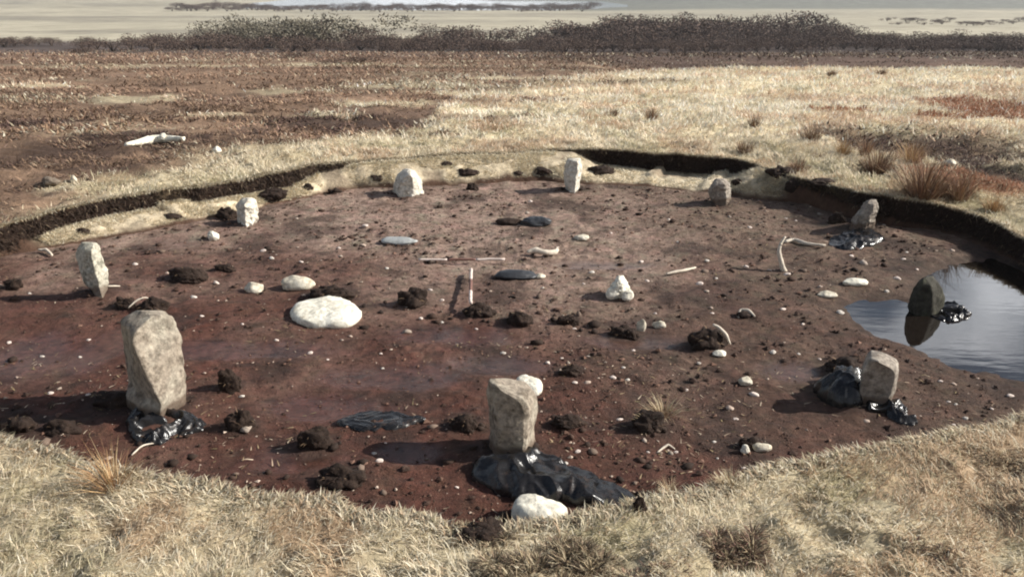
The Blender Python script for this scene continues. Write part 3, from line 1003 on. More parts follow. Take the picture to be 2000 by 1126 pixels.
# dead stems and moss scattered on the floor
n = 5200
th = rng.uniform(-np.pi, np.pi, n); rr = floor_r(th) * np.sqrt(rng.random(n)) * .99
x, y = CX + rr * np.cos(th), CY + rr * np.sin(th)
keep = (pool_d(x, y) > .1) & (fbm2(x, y, 1.2, 4, 236.) > rng.normal(.08, .12, n)) & (np.abs(x) < .68 * y + 1.2)
x, y = x[keep], y[keep]; k = len(x)
lc = np.array([(.46, .37, .27), (.36, .27, .19), (.22, .17, .09), (.17, .10, .07), (.30, .22, .13)])[rng.integers(0, 5, k)] * rng.uniform(.7, 1.2, k)[:, None]
litter = [blades(np.stack([x, y, floor_z(x, y) + .006], 1), rng.uniform(.015, .07, k), rng.uniform(0, 6.28, k), rng.uniform(1.25, 1.6, k), rng.uniform(-.2, .25, k), rng.uniform(.004, .012, k), lc)]
blade_obj('plant_litter', litter, M_TWIG, kind='stuff', label='dead stems and moss bits strewn on the peat floor', cat='plant litter')

# ------------------------------------------------------------------ standing stones
def resample_ring(pts, n, sharp=.5):
    p = np.array(pts, float); m = len(p); k = n // m
    t = np.arange(k)[:, None] / k
    q = np.concatenate([p[a] * (1 - t) + p[(a + 1) % m] * t for a in range(m)])
    return q


def standing_stone(rows, Y0, depth, section, mat, label, seed, rough=.02, base_drop=.12, tilt=0.0, n=84, levels=54, cat='standing stone', name='standing_stone', top_dome=.35, group='standing stones of the circle', smooth_it=1, cuts=2):
    """rows: (photo y, left x, right x) of the silhouette; section: list of (height fraction, [(u, v)...])"""
    r_ = []
    for py, l, r in rows:
        a, b = atY(l, py, Y0), atY(r, py, Y0)
        r_.append((a[2], a[0], b[0]))
    r_ = np.array(sorted(r_))
    z0, z1 = r_[0, 0], r_[-1, 0]
    bx = (r_[0, 1] + r_[0, 2]) / 2
    g = gz(bx, Y0)
    zb = min(z0, g) - base_drop
    zs = np.concatenate([[zb], np.linspace(z0, z1, levels)])
    rings = []
    hs = np.array([h for h, _ in section]); secs = np.array([resample_ring(q, n) for _, q in section])
    for zz in zs:
        l = np.interp(zz, r_[:, 0], r_[:, 1]); r = np.interp(zz, r_[:, 0], r_[:, 2])
        h = np.clip((zz - z0) / (z1 - z0), 0, 1)
        k = np.searchsorted(hs, h) - 1; k = int(np.clip(k, 0, max(len(hs) - 2, 0)))
        if len(hs) > 1:
            f = np.clip((h - hs[k]) / (hs[k + 1] - hs[k]), 0, 1); q = secs[k] * (1 - f) + secs[k + 1] * f
        else: q = secs[0]
        sc_ = 1 - (1 - top_dome) * max(0, (h - .86) / .14) ** 2.5
        spread_ = 1 + q[:, 1] * depth / 2 / (Y0 + 1.2)          # flanks run along the line of sight
        rings.append(np.stack([((l + r) / 2 + q[:, 0] * (r - l) / 2) * spread_, Y0 + q[:, 1] * depth / 2 * sc_ + tilt * (zz - z0), np.full(n, zz)], 1))
    R = np.array(rings)
    for _ in range(smooth_it):
        R = R * .5 + (np.roll(R, 1, 1) + np.roll(R, -1, 1)) * .25
    # cap
    c = R[-1].mean(0)
    wtop = (R[-1, :, 0].max() - R[-1, :, 0].min())
    cap = []
    for k, f in enumerate((.8, .55, .28, .02)):
        q = c + (R[-1] - c) * f
        q[:, 2] = z1 + wtop * .07 * (1 - f * f)
        cap.append(q)
    V = np.concatenate([R.reshape(-1, 3)] + cap)
    nr = len(zs) + len(cap)
    cen = V.mean(0)
    size = z1 - z0
    d = V - np.array([cen[0], cen[1], 0]); d[:, 2] = 0
    d /= np.linalg.norm(d, axis=1)[:, None] + 1e-6
    nz_ = fbm3(V, 2.2 / size, 3, seed * 7.1) * rough * 1.9 + fbm3(V, 7 / size, 3, seed * 3.3) * rough * 1.4 + (np.abs(fbm3(V, 4.5 / size, 2, seed * 4.7)) - .25) * rough * -2.2 + np.abs(fbm3(V * np.array([1, 1, .5]), 14 / size, 2, seed)) * rough * -.6
    w = np.ones(len(V))
    V = V + d * (nz_ * w)[:, None]
    V[:, 2] += fbm3(V, 6 / size, 2, seed + 50) * rough * .5
    rq = np.random.default_rng(seed * 31 + 4)
    half = np.array([(V[:, 0].max() - V[:, 0].min()) / 2, depth / 2, size / 2]); mid = np.array([cen[0], Y0, (z0 + z1) / 2])
    for _ in range(cuts):               # flat fracture faces
        dn = rq.normal(0, 1, 3); dn[2] = abs(dn[2]) * .7; dn /= np.linalg.norm(dn)
        u_ = (V - mid) / half; s_ = u_ @ dn; lim = np.percentile(s_, rq.uniform(91, 97))
        V = np.where((s_ > lim)[:, None], V - dn * half * ((s_ - lim) * .8)[:, None], V)
    V = V + d * (fbm3(V, 26 / size, 2, seed + 70) * rough * .35)[:, None]
    org = np.array([bx, Y0, max(g, zb)])
    me = mesh_np(name, V - org, quads=strip_faces(nr, n))
    o = obj(name, me, mat, label=label, cat=cat, group=group)
    o.location = org
    return o


def yb(px, py, dz=0.0): return float(spot(px, py)[1]) + dz


OCT = [(-.75, .8), (-1, .1), (-.6, -.85), (.35, -1), (1, -.1), (.7, .85)]
# tall stone at the left: dark facet on the left, lit face turned to the right
standing_stone([(830, 256, 356), (802, 248, 357), (779, 247, 359), (755, 245, 360), (739, 241, 362), (702, 239, 365), (670, 237, 359), (648, 236, 352), (632, 238, 346), (622, 252, 340), (613, 273, 325)],
               yb(300, 822) + .22, .46,
               [(0, [(-.6, .9), (-1, .1), (-.55, -.8), (.1, -1), (1, .15), (.6, 1)]),
                (.28, [(-.6, .9), (-1, .0), (-.5, -.75), (.2, -1), (1, .2), (.6, 1)]),
                (.34, [(-.6, .9), (-1, .45), (-.45, -.3), (.22, -1), (1, .3), (.6, 1)]),
                (.6, [(-.6, .9), (-1, .5), (-.65, -.25), (-.28, -1), (1, .3), (.6, 1)]),
                (.85, [(-.6, .9), (-1, .4), (-.85, -.2), (-.6, -.95), (1, .3), (.6, 1)]),
                (1, [(-.6, .9), (-1, .3), (-.9, -.3), (-.65, -.9), (1, .2), (.6, 1)])],
               M_TAN, 'tall tan standing stone at the left with a slanting ridge, black polythene around its foot', 1, .016, cuts=0)
# front middle stone
standing_stone([(895, 955, 1042), (853, 954, 1046), (828, 953, 1048), (809, 953, 1050), (786, 952, 1049), (773, 952, 1043), (763, 953, 1030), (758, 955, 1012), (752, 957, 988), (746, 959, 974)],
               yb(1000, 897) + .12, .30,
               [(0, [(-.8, .9), (-1, .2), (-.7, -.7), (.5, -1), (.62, -.95), (1, .1), (.8, .9)]), (.5, [(-.8, .9), (-1, .2), (-.6, -.8), (.45, -1), (.6, -.9), (1, .2), (.8, .9)]),
                (1, [(-.8, .9), (-1, .3), (-.75, -.3), (.4, -.6), (.75, -.55), (1, .2), (.8, .9)])],
               M_TAN, 'upright tan block stone standing on black polythene in the front middle', 2, .009, cuts=0)
# right front slab
standing_stone([(800, 1674, 1733), (784, 1673, 1739), (753, 1677, 1750), (730, 1681, 1755), (717, 1684, 1757), (708, 1688, 1752), (700, 1692, 1738), (693, 1699, 1720)],
               yb(1705, 800) + .12, .24,
               [(0, [(-.9, .8), (-1, .1), (-.92, -.5), (.76, -1), (1, -.7), (.95, .6)]), (1, [(-.9, .8), (-1, .1), (-.92, -.5), (.76, -1), (1, -.7), (.95, .6)])],
               M_GREY, 'grey slab stone at the right front with a pale lit edge', 3, .006, top_dome=.95, cuts=0)
# stone in the pool
standing_stone([(640, 1778, 1836), (625, 1775, 1842), (600, 1773, 1845), (580, 1776, 1845), (563, 1783, 1841), (550, 1794, 1831), (541, 1806, 1820)],
               yb(1812, 628) + .1, .22, [(0, OCT), (1, OCT)], M_DARKST, 'dark rounded stone standing in the bog pool', 4, .006, cuts=0)
# back right leaning stone
standing_stone([(450, 1657, 1705), (436, 1660, 1708), (424, 1667, 1711), (412, 1676, 1714), (403, 1683, 1716), (396, 1688, 1716), (391, 1697, 1714)],
               yb(1682, 452) + .1, .28, [(0, OCT), (1, OCT)], M_GREY, 'dark grey leaning stone at the back right in front of the cut bank', 5, .016)
standing_stone([(402, 1391, 1421), (392, 1388, 1426), (378, 1385, 1428), (365, 1386, 1428), (356, 1389, 1424), (350, 1396, 1414)],
               yb(1405, 402) + .1, .26, [(0, [(-.8, .9), (-1, .2), (-.6, -.7), (.62, -1), (1, -.1), (.8, .9)]), (1, [(-.8, .9), (-1, .2), (-.6, -.7), (.55, -1), (1, -.1), (.8, .9)])],
               M_GREY, 'small grey stone at the back, left of the leaning one, lit on its right edge', 6, .014)
standing_stone([(373, 1107, 1129), (355, 1103, 1133), (340, 1101, 1137), (327, 1103, 1141), (318, 1104, 1142), (312, 1108, 1138)],
               yb(1117, 374) + .1, .3, [(0, [(-.8, .9), (-1, .2), (-.5, -.7), (.45, -1), (1, .2), (.8, .9)]), (1, [(-.8, .9), (-1, .3), (-.6, -.5), (.3, -.9), (1, .2), (.8, .9)])],
               M_WHITEST, 'flat topped white stone at the back, narrowing to its foot, grey on its left face', 7, .012, top_dome=.9)
standing_stone([(384, 768, 829), (375, 766, 829), (362, 768, 827), (350, 772, 824), (341, 778, 817), (334, 787, 808), (331, 793, 803)],
               yb(798, 383) + .16, .40, [(0, OCT), (1, OCT)], M_WHITEST, 'pale rounded dome shaped stone at the back edge of the peat', 8, .014)
standing_stone([(440, 466, 504), (428, 463, 505), (415, 461, 504), (402, 462, 503), (394, 466, 501), (388, 474, 497)],
               yb(485, 440) + .1, .3, [(0, [(-.8, .9), (-1, .1), (-.2, -1), (.5, -.6), (1, .1), (.8, .9)]), (1, [(-.8, .9), (-1, .1), (-.3, -.9), (.4, -.6), (1, .1), (.8, .9)])],
               M_WHITEST, 'short white wedge stone at the back left beside the peat bank', 9, .012)
standing_stone([(578, 186, 207), (569, 180, 209), (555, 167, 211), (540, 159, 211), (524, 152, 208), (508, 148, 204), (494, 148, 199), (484, 152, 196), (475, 161, 190)],
               yb(196, 580) + .08, .2, [(0, [(-.8, .8), (-1, -.1), (-.5, -.8), (.3, -1), (1, .3), (.7, .9)]), (1, [(-.8, .8), (-1, .1), (-.55, -.7), (.2, -1), (1, .3), (.7, .9)])],
               M_PALE, 'speckled pale stone leaning at the far left, narrow at its foot', 10, .012)


# ------------------------------------------------------------------ loose stones
def ico(sub):
    t = (1 + 5 ** .5) / 2
    v = [(-1, t, 0), (1, t, 0), (-1, -t, 0), (1, -t, 0), (0, -1, t), (0, 1, t), (0, -1, -t), (0, 1, -t), (t, 0, -1), (t, 0, 1), (-t, 0, -1), (-t, 0, 1)]
    f = [(0, 11, 5), (0, 5, 1), (0, 1, 7), (0, 7, 10), (0, 10, 11), (1, 5, 9), (5, 11, 4), (11, 10, 2), (10, 7, 6), (7, 1, 8), (3, 9, 4), (3, 4, 2), (3, 2, 6), (3, 6, 8), (3, 8, 9), (4, 9, 5), (2, 4, 11), (6, 2, 10), (8, 6, 7), (9, 8, 1)]
    v = [np.array(a) / np.linalg.norm(a) for a in v]
    for _ in range(sub):
        c = {}; nf = []
        def mid(a, b):
            k = (min(a, b), max(a, b))
            if k not in c:
                m = v[a] + v[b]; v.append(m / np.linalg.norm(m)); c[k] = len(v) - 1
            return c[k]
        for a, b, d in f:
            ab, bd, da = mid(a, b), mid(b, d), mid(d, a)
            nf += [(a, ab, da), (b, bd, ab), (d, da, bd), (ab, bd, da)]
        f = nf
    return np.array(v), np.array(f)


ICO = {k: ico(k) for k in (1, 2, 3, 4)}


def rock_mesh(name, sx, sy, sz, seed, sub=3, rough=.12, cuts=5, flat=.0):
    v, f = ICO[sub]
    v = v.copy()
    r = np.random.default_rng(int(seed * 13 + 5))
    for _ in range(cuts):                 # planar facets
        d = r.normal(0, 1, 3); d /= np.linalg.norm(d); d[2] = abs(d[2]) * .9
        h = r.uniform(.62, .88)
        s_ = v @ d
        v = np.where((s_ > h)[:, None], v - d * ((s_ - h) * .85)[:, None], v)
    v = v * (1 + fbm3(v, 1.3, 3, seed * 5.7) * rough * 2 + fbm3(v, 4.5, 2, seed * 2.1) * rough * .6)[:, None]
    return mesh_np(name, v * np.array([sx, sy, sz]), tris=f)


def loose_stone(px0, px1, py0, py1, mat, label, seed, ratio=.75, name='loose_stone', cat='stone', group=None, rough=.12, cuts=6, rot=0., sub=3, sink=.25, tall=None):
    """fills the photo box px0..px1, py0..py1; ratio = ground depth over width"""
    b = spot((px0 + px1) / 2, py1)
    m = mpp(b)
    w = (px1 - px0) * m
    dep = w * ratio
    ang = math.atan2(CAM_H - b[2], b[1])
    hh = (py1 - py0) * m
    h = tall if tall is not None else max((hh - dep * math.sin(ang)) / math.cos(ang) * 1.1, .03 + .15 * w)
    yc = b[1] + dep / 2 * .9
    me = rock_mesh(name, w / 2, dep / 2, h / 2 / (1 - sink / 2), seed, sub, rough, cuts)
    o = obj(name, me, mat, label=label, cat=cat, group=group)
    o.location = ((px0 + px1) / 2 * 0 + atY((px0 + px1) / 2, py1, b[1])[0], yc, gz(b[0], yc) + h / 2 - h * sink / 2)
    o.rotation_euler = (0, 0, rot)
    return o


def outline_slab(pts_px, h, mat, label, seed, name='white_slab', cat='stone', zbase=None, group=None, tilt=0):
    """a low rounded slab whose plan outline is given in photo pixels on the ground"""
    c0 = np.mean([spot(a, b)[:3] for a, b in pts_px], 0)
    pw = np.array([at(a, b, c0[2] + h * .45)[:2] for a, b in pts_px])
    c = pw.mean(0)
    ang = np.arctan2(pw[:, 1] - c[1], pw[:, 0] - c[0]); rad = np.hypot(pw[:, 0] - c[0], pw[:, 1] - c[1])
    o_ = np.argsort(ang); ang, rad = ang[o_], rad[o_]
    n = 72
    th = np.linspace(-np.pi, np.pi, n, endpoint=False)
    R = np.interp(th, np.concatenate([ang - 2 * np.pi, ang, ang + 2 * np.pi]), np.tile(rad, 3))
    for _ in range(2): R = R * .5 + (np.roll(R, 1) + np.roll(R, -1)) * .25
    lv = [(.80, -.25), (.96, 0), (1.0, .2), (1.0, .42), (.96, .62), (.89, .78), (.78, .9), (.62, .97), (.42, 1.0), (.22, 1.02), (.02, 1.02)]
    rows_ = [np.stack([R * a * np.cos(th), R * a * np.sin(th), np.full(n, b * h)], 1) for a, b in lv]
    V = np.concatenate(rows_)
    sz = R.mean()
    V = V + fbm3(V, 2.2 / sz, 3, seed)[:, None] * np.array([.03, .03, .10]) * sz * (V[:, 2:3] > 0) + fbm3(V, 9 / sz, 2, seed + 9)[:, None] * .018 * sz
    V[:, 2] += tilt * V[:, 0]
    me = mesh_np(name, V, quads=strip_faces(len(lv), n))
    o = obj(name, me, mat, label=label, cat=cat, group=group)
    o.location = (c[0], c[1], gz(c[0], c[1]) if zbase is None else zbase)
    return o


outline_slab([(567, 605), (580, 592), (605, 583), (640, 578), (668, 583), (690, 590), (704, 602), (703, 617), (685, 630), (655, 633), (640, 631), (622, 632), (595, 629), (574, 620)],
             .10, M_QUARTZ, 'large smooth white slab lying flat, the biggest white stone', 3, 'white_boulder')
outline_slab([(1000, 1008), (1004, 990), (1020, 979), (1050, 983), (1075, 991), (1112, 1008), (1085, 1022), (1050, 1026), (1020, 1022)],
             .12, M_QUARTZ, 'white pointed slab at the bottom edge in front of the black polythene', 8, 'white_boulder')
outline_slab([(1008, 742), (1018, 736), (1035, 741), (1052, 744), (1060, 752), (1048, 764), (1030, 762), (1014, 755)],
             .09, M_QUARTZ, 'knobbly white stone just behind the front middle standing stone', 13, 'white_stone')
loose_stone(546, 610, 532, 571, M_CREAM, 'cream boulder right behind the large white slab', 4, .6, 'cream_boulder', 'boulder', rough=.1)
loose_stone(474, 514, 549, 574, M_CREAM, 'small angular cream stone left of the cream boulder', 5, .6, 'cream_stone')
loose_stone(402, 426, 449, 471, M_QUARTZ, 'small round white stone in front of the white wedge stone', 6, .8, 'white_stone')
loose_stone(1393, 1420, 682, 700, M_QUARTZ, 'small white stone in front of the dark angular clod', 7, .8, 'white_stone')
loose_stone(1444, 1473, 732, 756, M_CREAM, 'round pale stone left of the black polythene bag', 8, .8, 'pale_stone')
loose_stone(1119, 1152, 455, 472, M_CREAM, 'flat cream stone in the middle of the far floor', 9, .8, 'cream_stone')
loose_stone(1648, 1702, 545, 562, M_QUARTZ, 'long flat white stone behind the left end of the pool', 10, .5, 'flat_white_stone')
loose_stone(1600, 1640, 572, 584, M_CREAM, 'flat brownish stone left of the pool', 11, .6, 'flat_stone')
loose_stone(74, 114, 345, 366, M_PALE, 'grey green stone on the moor above the left bank', 12, .7, 'grey_stone')
loose_stone(137, 150, 342, 358, M_CREAM, 'small pale upright stone on the moor beside the grey green one', 13, .7, 'small_stone')
loose_stone(413, 431, 285, 299, M_QUARTZ, 'small white stone on the dark heather right of the bleached log', 14, .8, 'white_stone')
loose_stone(1847, 1871, 312, 328, M_CREAM, 'small pale stone on the dark peat at the far right', 15, .8, 'pale_stone')
loose_stone(1020, 1076, 420, 444, M_BLACKSLAB, 'black lump of stone in the middle of the far floor', 16, .5, 'black_stone', rough=.2)
loose_stone(968, 1020, 433, 441, M_CLOD, 'low dark strip of peat left of the black lump', 17, .5, 'peat_strip', 'peat')
loose_stone(962, 1050, 524, 547, M_BLACKSLAB, 'dark flat slab lying right of the ranging rods', 18, .4, 'dark_slab', rough=.08, cuts=8)
loose_stone(1044, 1066, 533, 546, M_CREAM, 'pale stone at the right end of the dark flat slab', 19, .7, 'pale_stone')
loose_stone(742, 818, 457, 480, M_GREYWOOD, 'long blue grey slab lying alone in the far left of the floor', 20, .4, 'grey_slab', rough=.1, cuts=7)
loose_stone(1440, 1475, 612, 622, M_CLOD, 'dark clod under the curved pale root', 21, .6, 'peat_lump', 'peat')
loose_stone(1243, 1262, 622, 648, M_CREAM, 'pale upright chip left of the striped pale stone', 22, .4, 'stone_chip')
loose_stone(1274, 1304, 624, 643, M_CREAM, 'pale slanting stone right of the dark clod', 23, .5, 'slanting_stone', cuts=8)
loose_stone(1183, 1212, 560, 586, M_QUARTZ, 'left white block leaning against the pointed white stone', 25, .6, 'white_stone', cuts=9)
loose_stone(1212, 1238, 566, 590, M_QUARTZ, 'lower right white block beside the pointed white stone', 26, .6, 'white_stone', cuts=9)
standing_stone([(584, 1192, 1232), (572, 1190, 1234), (560, 1194, 1230), (548, 1201, 1222), (540, 1206, 1216)], yb(1212, 582) + .07, .2,
               [(0, OCT), (1, OCT)], M_QUARTZ, 'pointed white stone in the middle of the floor', 24, .014, cat='stone', name='white_pointed_stone', group=None)
loose_stone(1446, 1466, 868, 890, M_QUARTZ, 'white chip at the foot of the grey clod, right front', 27, .7, 'white_chip')
loose_stone(1470, 1508, 862, 886, M_CREAM, 'grey slab leaning on the dark clod at the right front', 28, .5, 'grey_slab')
for k, (a, b, c, d) in enumerate([(1583, 1600, 57, 64), (1602, 1616, 57, 63), (1618, 1632, 56, 63)]):
    Yf = float(atM(a, d)[1]); p0, p1 = atY(a, d, Yf), atY(b, c, Yf)
    zg = float(moor_z([p0[0]], [Yf])[0])
    me = rock_mesh('pale_boulder', (p1[0] - p0[0]) / 2, .7, (p1[2] - zg) / 2 + .2, 70 + k, 2)
    o = obj('pale_boulder', me, M_CREAM, label='pale boulder among the far dark scrub on the right', cat='boulder', group='pale boulders among the scrub')
    o.location = ((p0[0] + p1[0]) / 2, Yf, (p1[2] + zg) / 2 - .2)

# bleached log on the moor
def tube(name, pts, radii, mat, n=10, seed=0, **kw):
    pts = np.array(pts, float); m = len(pts)
    # resample smoothly
    t = np.linspace(0, m - 1, (m - 1) * 5 + 1)
    P = np.stack([np.interp(t, np.arange(m), pts[:, c]) for c in range(3)], 1)
    for _ in range(2): P[1:-1] = P[1:-1] * .5 + (P[:-2] + P[2:]) * .25
    rad = np.interp(t, np.arange(m), radii)
    V = []
    for i in range(len(P)):
        d = P[min(i + 1, len(P) - 1)] - P[max(i - 1, 0)]; d /= np.linalg.norm(d) + 1e-9
        u = np.cross(d, (0, 0, 1) if abs(d[2]) < .9 else (1, 0, 0)); u /= np.linalg.norm(u); w = np.cross(u, d)
        a = np.linspace(0, 2 * np.pi, n, endpoint=False)
        V.append(P[i] + rad[i] * (np.cos(a)[:, None] * u + np.sin(a)[:, None] * w))
    V = [np.repeat(P[:1], n, 0)] + V + [np.repeat(P[-1:], n, 0)]
    V = np.concatenate(V)
    V = V + fbm3(V, 18, 2, seed)[:, None] * np.mean(radii) * .35
    o0 = pts[0].copy()
    me = mesh_np(name, V - o0, quads=strip_faces(len(V) // n, n))
    o = obj(name, me, mat, **kw)
    o.location = o0
    return o


def path(px_list, lift):
    out = []
    for (a, b), h in zip(px_list, lift):
        s_ = spot(a, b); out.append(s_ + np.array([0, 0, h]))
    return out


tube('bleached_log', path([(246, 286), (275, 284), (300, 281), (330, 280), (360, 278)], [.03, .06, .08, .08, .06]), [.03, .055, .075, .06, .03], M_QUARTZ, 12, 3,
     label='long bleached white log lying on the heather at the upper left', cat='log')
LOG = bpy.data.objects['bleached_log']
sp = spot(318, 280)
st_ = tube('branch_stub', [Vector(sp + np.array([0, 0, .08])) - LOG.location, Vector(sp + np.array([.02, 0, .13])) - LOG.location, Vector(sp + np.array([.06, .02, .15])) - LOG.location], [.06, .05, .03], M_QUARTZ, 8, 4, parent=LOG)
sp = spot(1528, 527)
tube('branch', [atY(1532, 530, sp[1]), atY(1525, 510, sp[1]), atY(1521, 492, sp[1] + .02), atY(1524, 476, sp[1] + .05), atY(1534, 462, sp[1] + .08)], [.036, .026, .022, .018, .01], M_WOOD, 8, 5,
     label='pale curved branch sticking up out of the far right floor', cat='branch')
tube('root', path([(1532, 475), (1550, 472), (1575, 480), (1612, 482)], [.02, .03, .025, .02]), [.02, .024, .02, .012], M_WOOD, 8, 6,
     label='thin pale root lying right of the upright branch', cat='root')
tube('root', path([(1030, 500), (1045, 499), (1065, 503), (1086, 500), (1088, 492)], [.05, .07, .06, .05, .05]), [.02, .035, .035, .03, .015], M_WOOD, 8, 7,
     label='curved bleached root in the middle of the far floor', cat='root')
tube('root', path([(1300, 540), (1320, 535), (1340, 532), (1358, 527)], [.03, .03, .03, .03]), [.012, .018, .016, .01], M_WOOD, 8, 8,
     label='thin wavy root lying behind the pointed white stone', cat='root')
tube('root', path([(1442, 622), (1444, 614), (1460, 614), (1474, 619)], [.01, .05, .05, .01]), [.009, .014, .016, .009], M_WOOD, 8, 9,
     label='pale root curved like a hoop over a dark clod', cat='root')
tube('twig', path([(258, 893), (280, 878), (310, 868)], [.02, .04, .02]), [.005, .007, .004], M_WOOD, 6, 10, label='thin pale twig beside the rush tuft at the left front', cat='twig')
tube('twig', path([(252, 606), (268, 600), (285, 595), (300, 594)], [.03, .07, .08, .05]), [.006, .009, .008, .004], M_WOOD, 6, 11, label='pale twig on the dark clods behind the tall left stone', cat='twig')
tube('twig', path([(76, 494), (92, 495), (103, 503)], [.04, .05, .03]), [.014, .02, .012], M_WOOD, 6, 12, label='short curved pale twig left of the speckled stone', cat='twig')
tube('twig', path([(1283, 886), (1296, 878), (1305, 873), (1318, 879)], [.01, .02, .025, .01]), [.005, .009, .008, .004], M_WOOD, 6, 13, label='small pale forked twig on the right front floor', cat='twig')
ys_ = yb(1390, 684) + .06
tube('twig', [atY(1392, 634, ys_ + .06), atY(1406, 640, ys_ + .03), atY(1419, 654, ys_), atY(1426, 672, ys_ - .02)], [.01, .016, .016, .008], M_WOOD, 6, 14, label='pale stick along the edge of the dark angular clod', cat='twig')
tube('twig', path([(190, 560), (215, 563), (235, 560)], [.015, .025, .01]), [.006, .01, .005], M_WOOD, 6, 15, label='pale stick at the foot of the speckled leaning stone', cat='twig')

# ranging rods
def rod(p0, p1, rad, label):
    p0, p1 = np.array(p0, float), np.array(p1, float)
    e = empty('ranging_rod', p0, label, 'ranging rod', 'ranging rods laid out as a scale')
    d = p1 - p0
    for i in range(3):
        a, b = d * i / 3, d * (i + 1) / 3
        tube('red_band' if i == 1 else 'white_band', [a, (a + b) / 2, b], [rad] * 3, M_RODR if i == 1 else M_RODW, 10, 0, parent=e)
    return e


a, b = at(817, 507, .08), at(986, 506, .08)
rod(a, b, .014, 'red and white ranging rod lying across the floor')
a, b = at(919, 592, .16), at(920, 526, .09)
rod(a, b, .017, 'red and white ranging rod pointing away from the viewer')

# pebbles
PEB = [(513, 488, 16), (530, 505, 14), (588, 510, 10), (327, 531, 13), (263, 514, 13), (378, 579, 20), (422, 552, 14), (394, 616, 14), (57, 571, 12), (713, 440, 20), (710, 478, 12), (661, 483, 14),
       (756, 522, 13), (840, 565, 12), (863, 585, 11), (863, 629, 12), (822, 623, 14), (593, 575, 10), (1036, 391, 10), (1306, 427, 10), (1465, 442, 12), (1253, 509, 12), (1381, 508, 12),
       (1458, 519, 15), (1503, 527, 11), (1537, 535, 16), (1156, 530, 16), (1264, 546, 12), (1366, 553, 22), (1399, 542, 10), (1140, 552, 8), (1549, 455, 9), (1555, 429, 8), (1536, 424, 8), (1391, 611, 11),
       (1529, 603, 13), (1324, 470, 8), (1194, 453, 8), (1602, 558, 11), (1753, 542, 16), (1733, 569, 16), (1765, 504, 10), (1791, 524, 9), (1771, 491, 9), (1663, 497, 12), (1860, 488, 12),
       (172, 663, 13), (82, 695, 11), (97, 766, 18), (171, 769, 13), (156, 695, 8), (17, 667, 10), (33, 736, 9), (473, 631, 9), (472, 776, 16), (57, 833, 12), (605, 688, 13), (982, 689, 15),
       (540, 662, 12), (685, 655, 9), (744, 690, 8), (747, 717, 8), (753, 865, 8), (740, 899, 20), (730, 884, 12), (1071, 708, 16), (1147, 747, 14), (1198, 736, 20), (1226, 741, 13),
       (1211, 817, 20), (1128, 883, 13), (1106, 902, 9), (892, 949, 11), (975, 966, 11), (1123, 747, 10), (1218, 717, 11), (1149, 694, 10), (1097, 698, 9), (1110, 708, 9), (1474, 770, 22),
       (1426, 796, 18), (1438, 818, 14), (1396, 861, 12), (1266, 882, 11), (1320, 881, 10), (1365, 708, 10), (1237, 683, 11), (1390, 599, 9), (1122, 639, 9), (1510, 688, 22), (1601, 700, 9),
       (1568, 632, 9), (1642, 610, 16), (1837, 742, 12), (1864, 748, 14), (1852, 784, 13), (1867, 788, 11), (1938, 798, 11), (1974, 773, 20), (1886, 816, 14), (1862, 829, 11), (1692, 823, 13), (1773, 822, 20),
       (1491, 905, 14), (1452, 913, 9), (1435, 818, 14), (1401, 893, 9), (640, 700, 8), (400, 730, 8), (1280, 610, 9), (1060, 560, 9), (930, 640, 9), (1340, 760, 10), (1560, 690, 11), (1090, 480, 9)]
peb_me = [rock_mesh('pebble', 1, 1, 1, 300 + k, 2, .16, 6) for k in range(7)]
M_PEB2 = mat_plain('pebble_brown', (.40, .31, .25), .85, .3, 30, .2, .3, .01)
M_PEB3 = mat_plain('pebble_grey', (.52, .47, .41), .8, .3, 30, .2, .3, .01)
for k, me in enumerate(peb_me): me.materials.append((M_PEB, M_PEB3, M_PEB, M_PEB2, M_PEB, M_PEB3, M_PEB)[k])
for k, (a, b, w) in enumerate(PEB):
    p = spot(a, b + 3); m = mpp(p); s_ = w * R_.uniform(.65, 1.0) * m / 2
    o = bpy.data.objects.new('pebble', peb_me[k % 7]); COL.objects.link(o)
    o.location = (p[0], p[1] + s_ * .3, gz(p[0], p[1] + s_ * .3) + s_ * R_.uniform(-.02, .2))
    o.scale = (s_ * R_.uniform(.9, 1.1), s_ * R_.uniform(.6, .9), s_ * R_.uniform(.38, .6))
    o.rotation_euler = (R_.uniform(-.3, .3), R_.uniform(-.3, .3), R_.uniform(-.4, .4))
    tag(o, 'small pinkish white pebble scattered on the brown peat floor', 'pebble', 'pebbles on the peat floor')


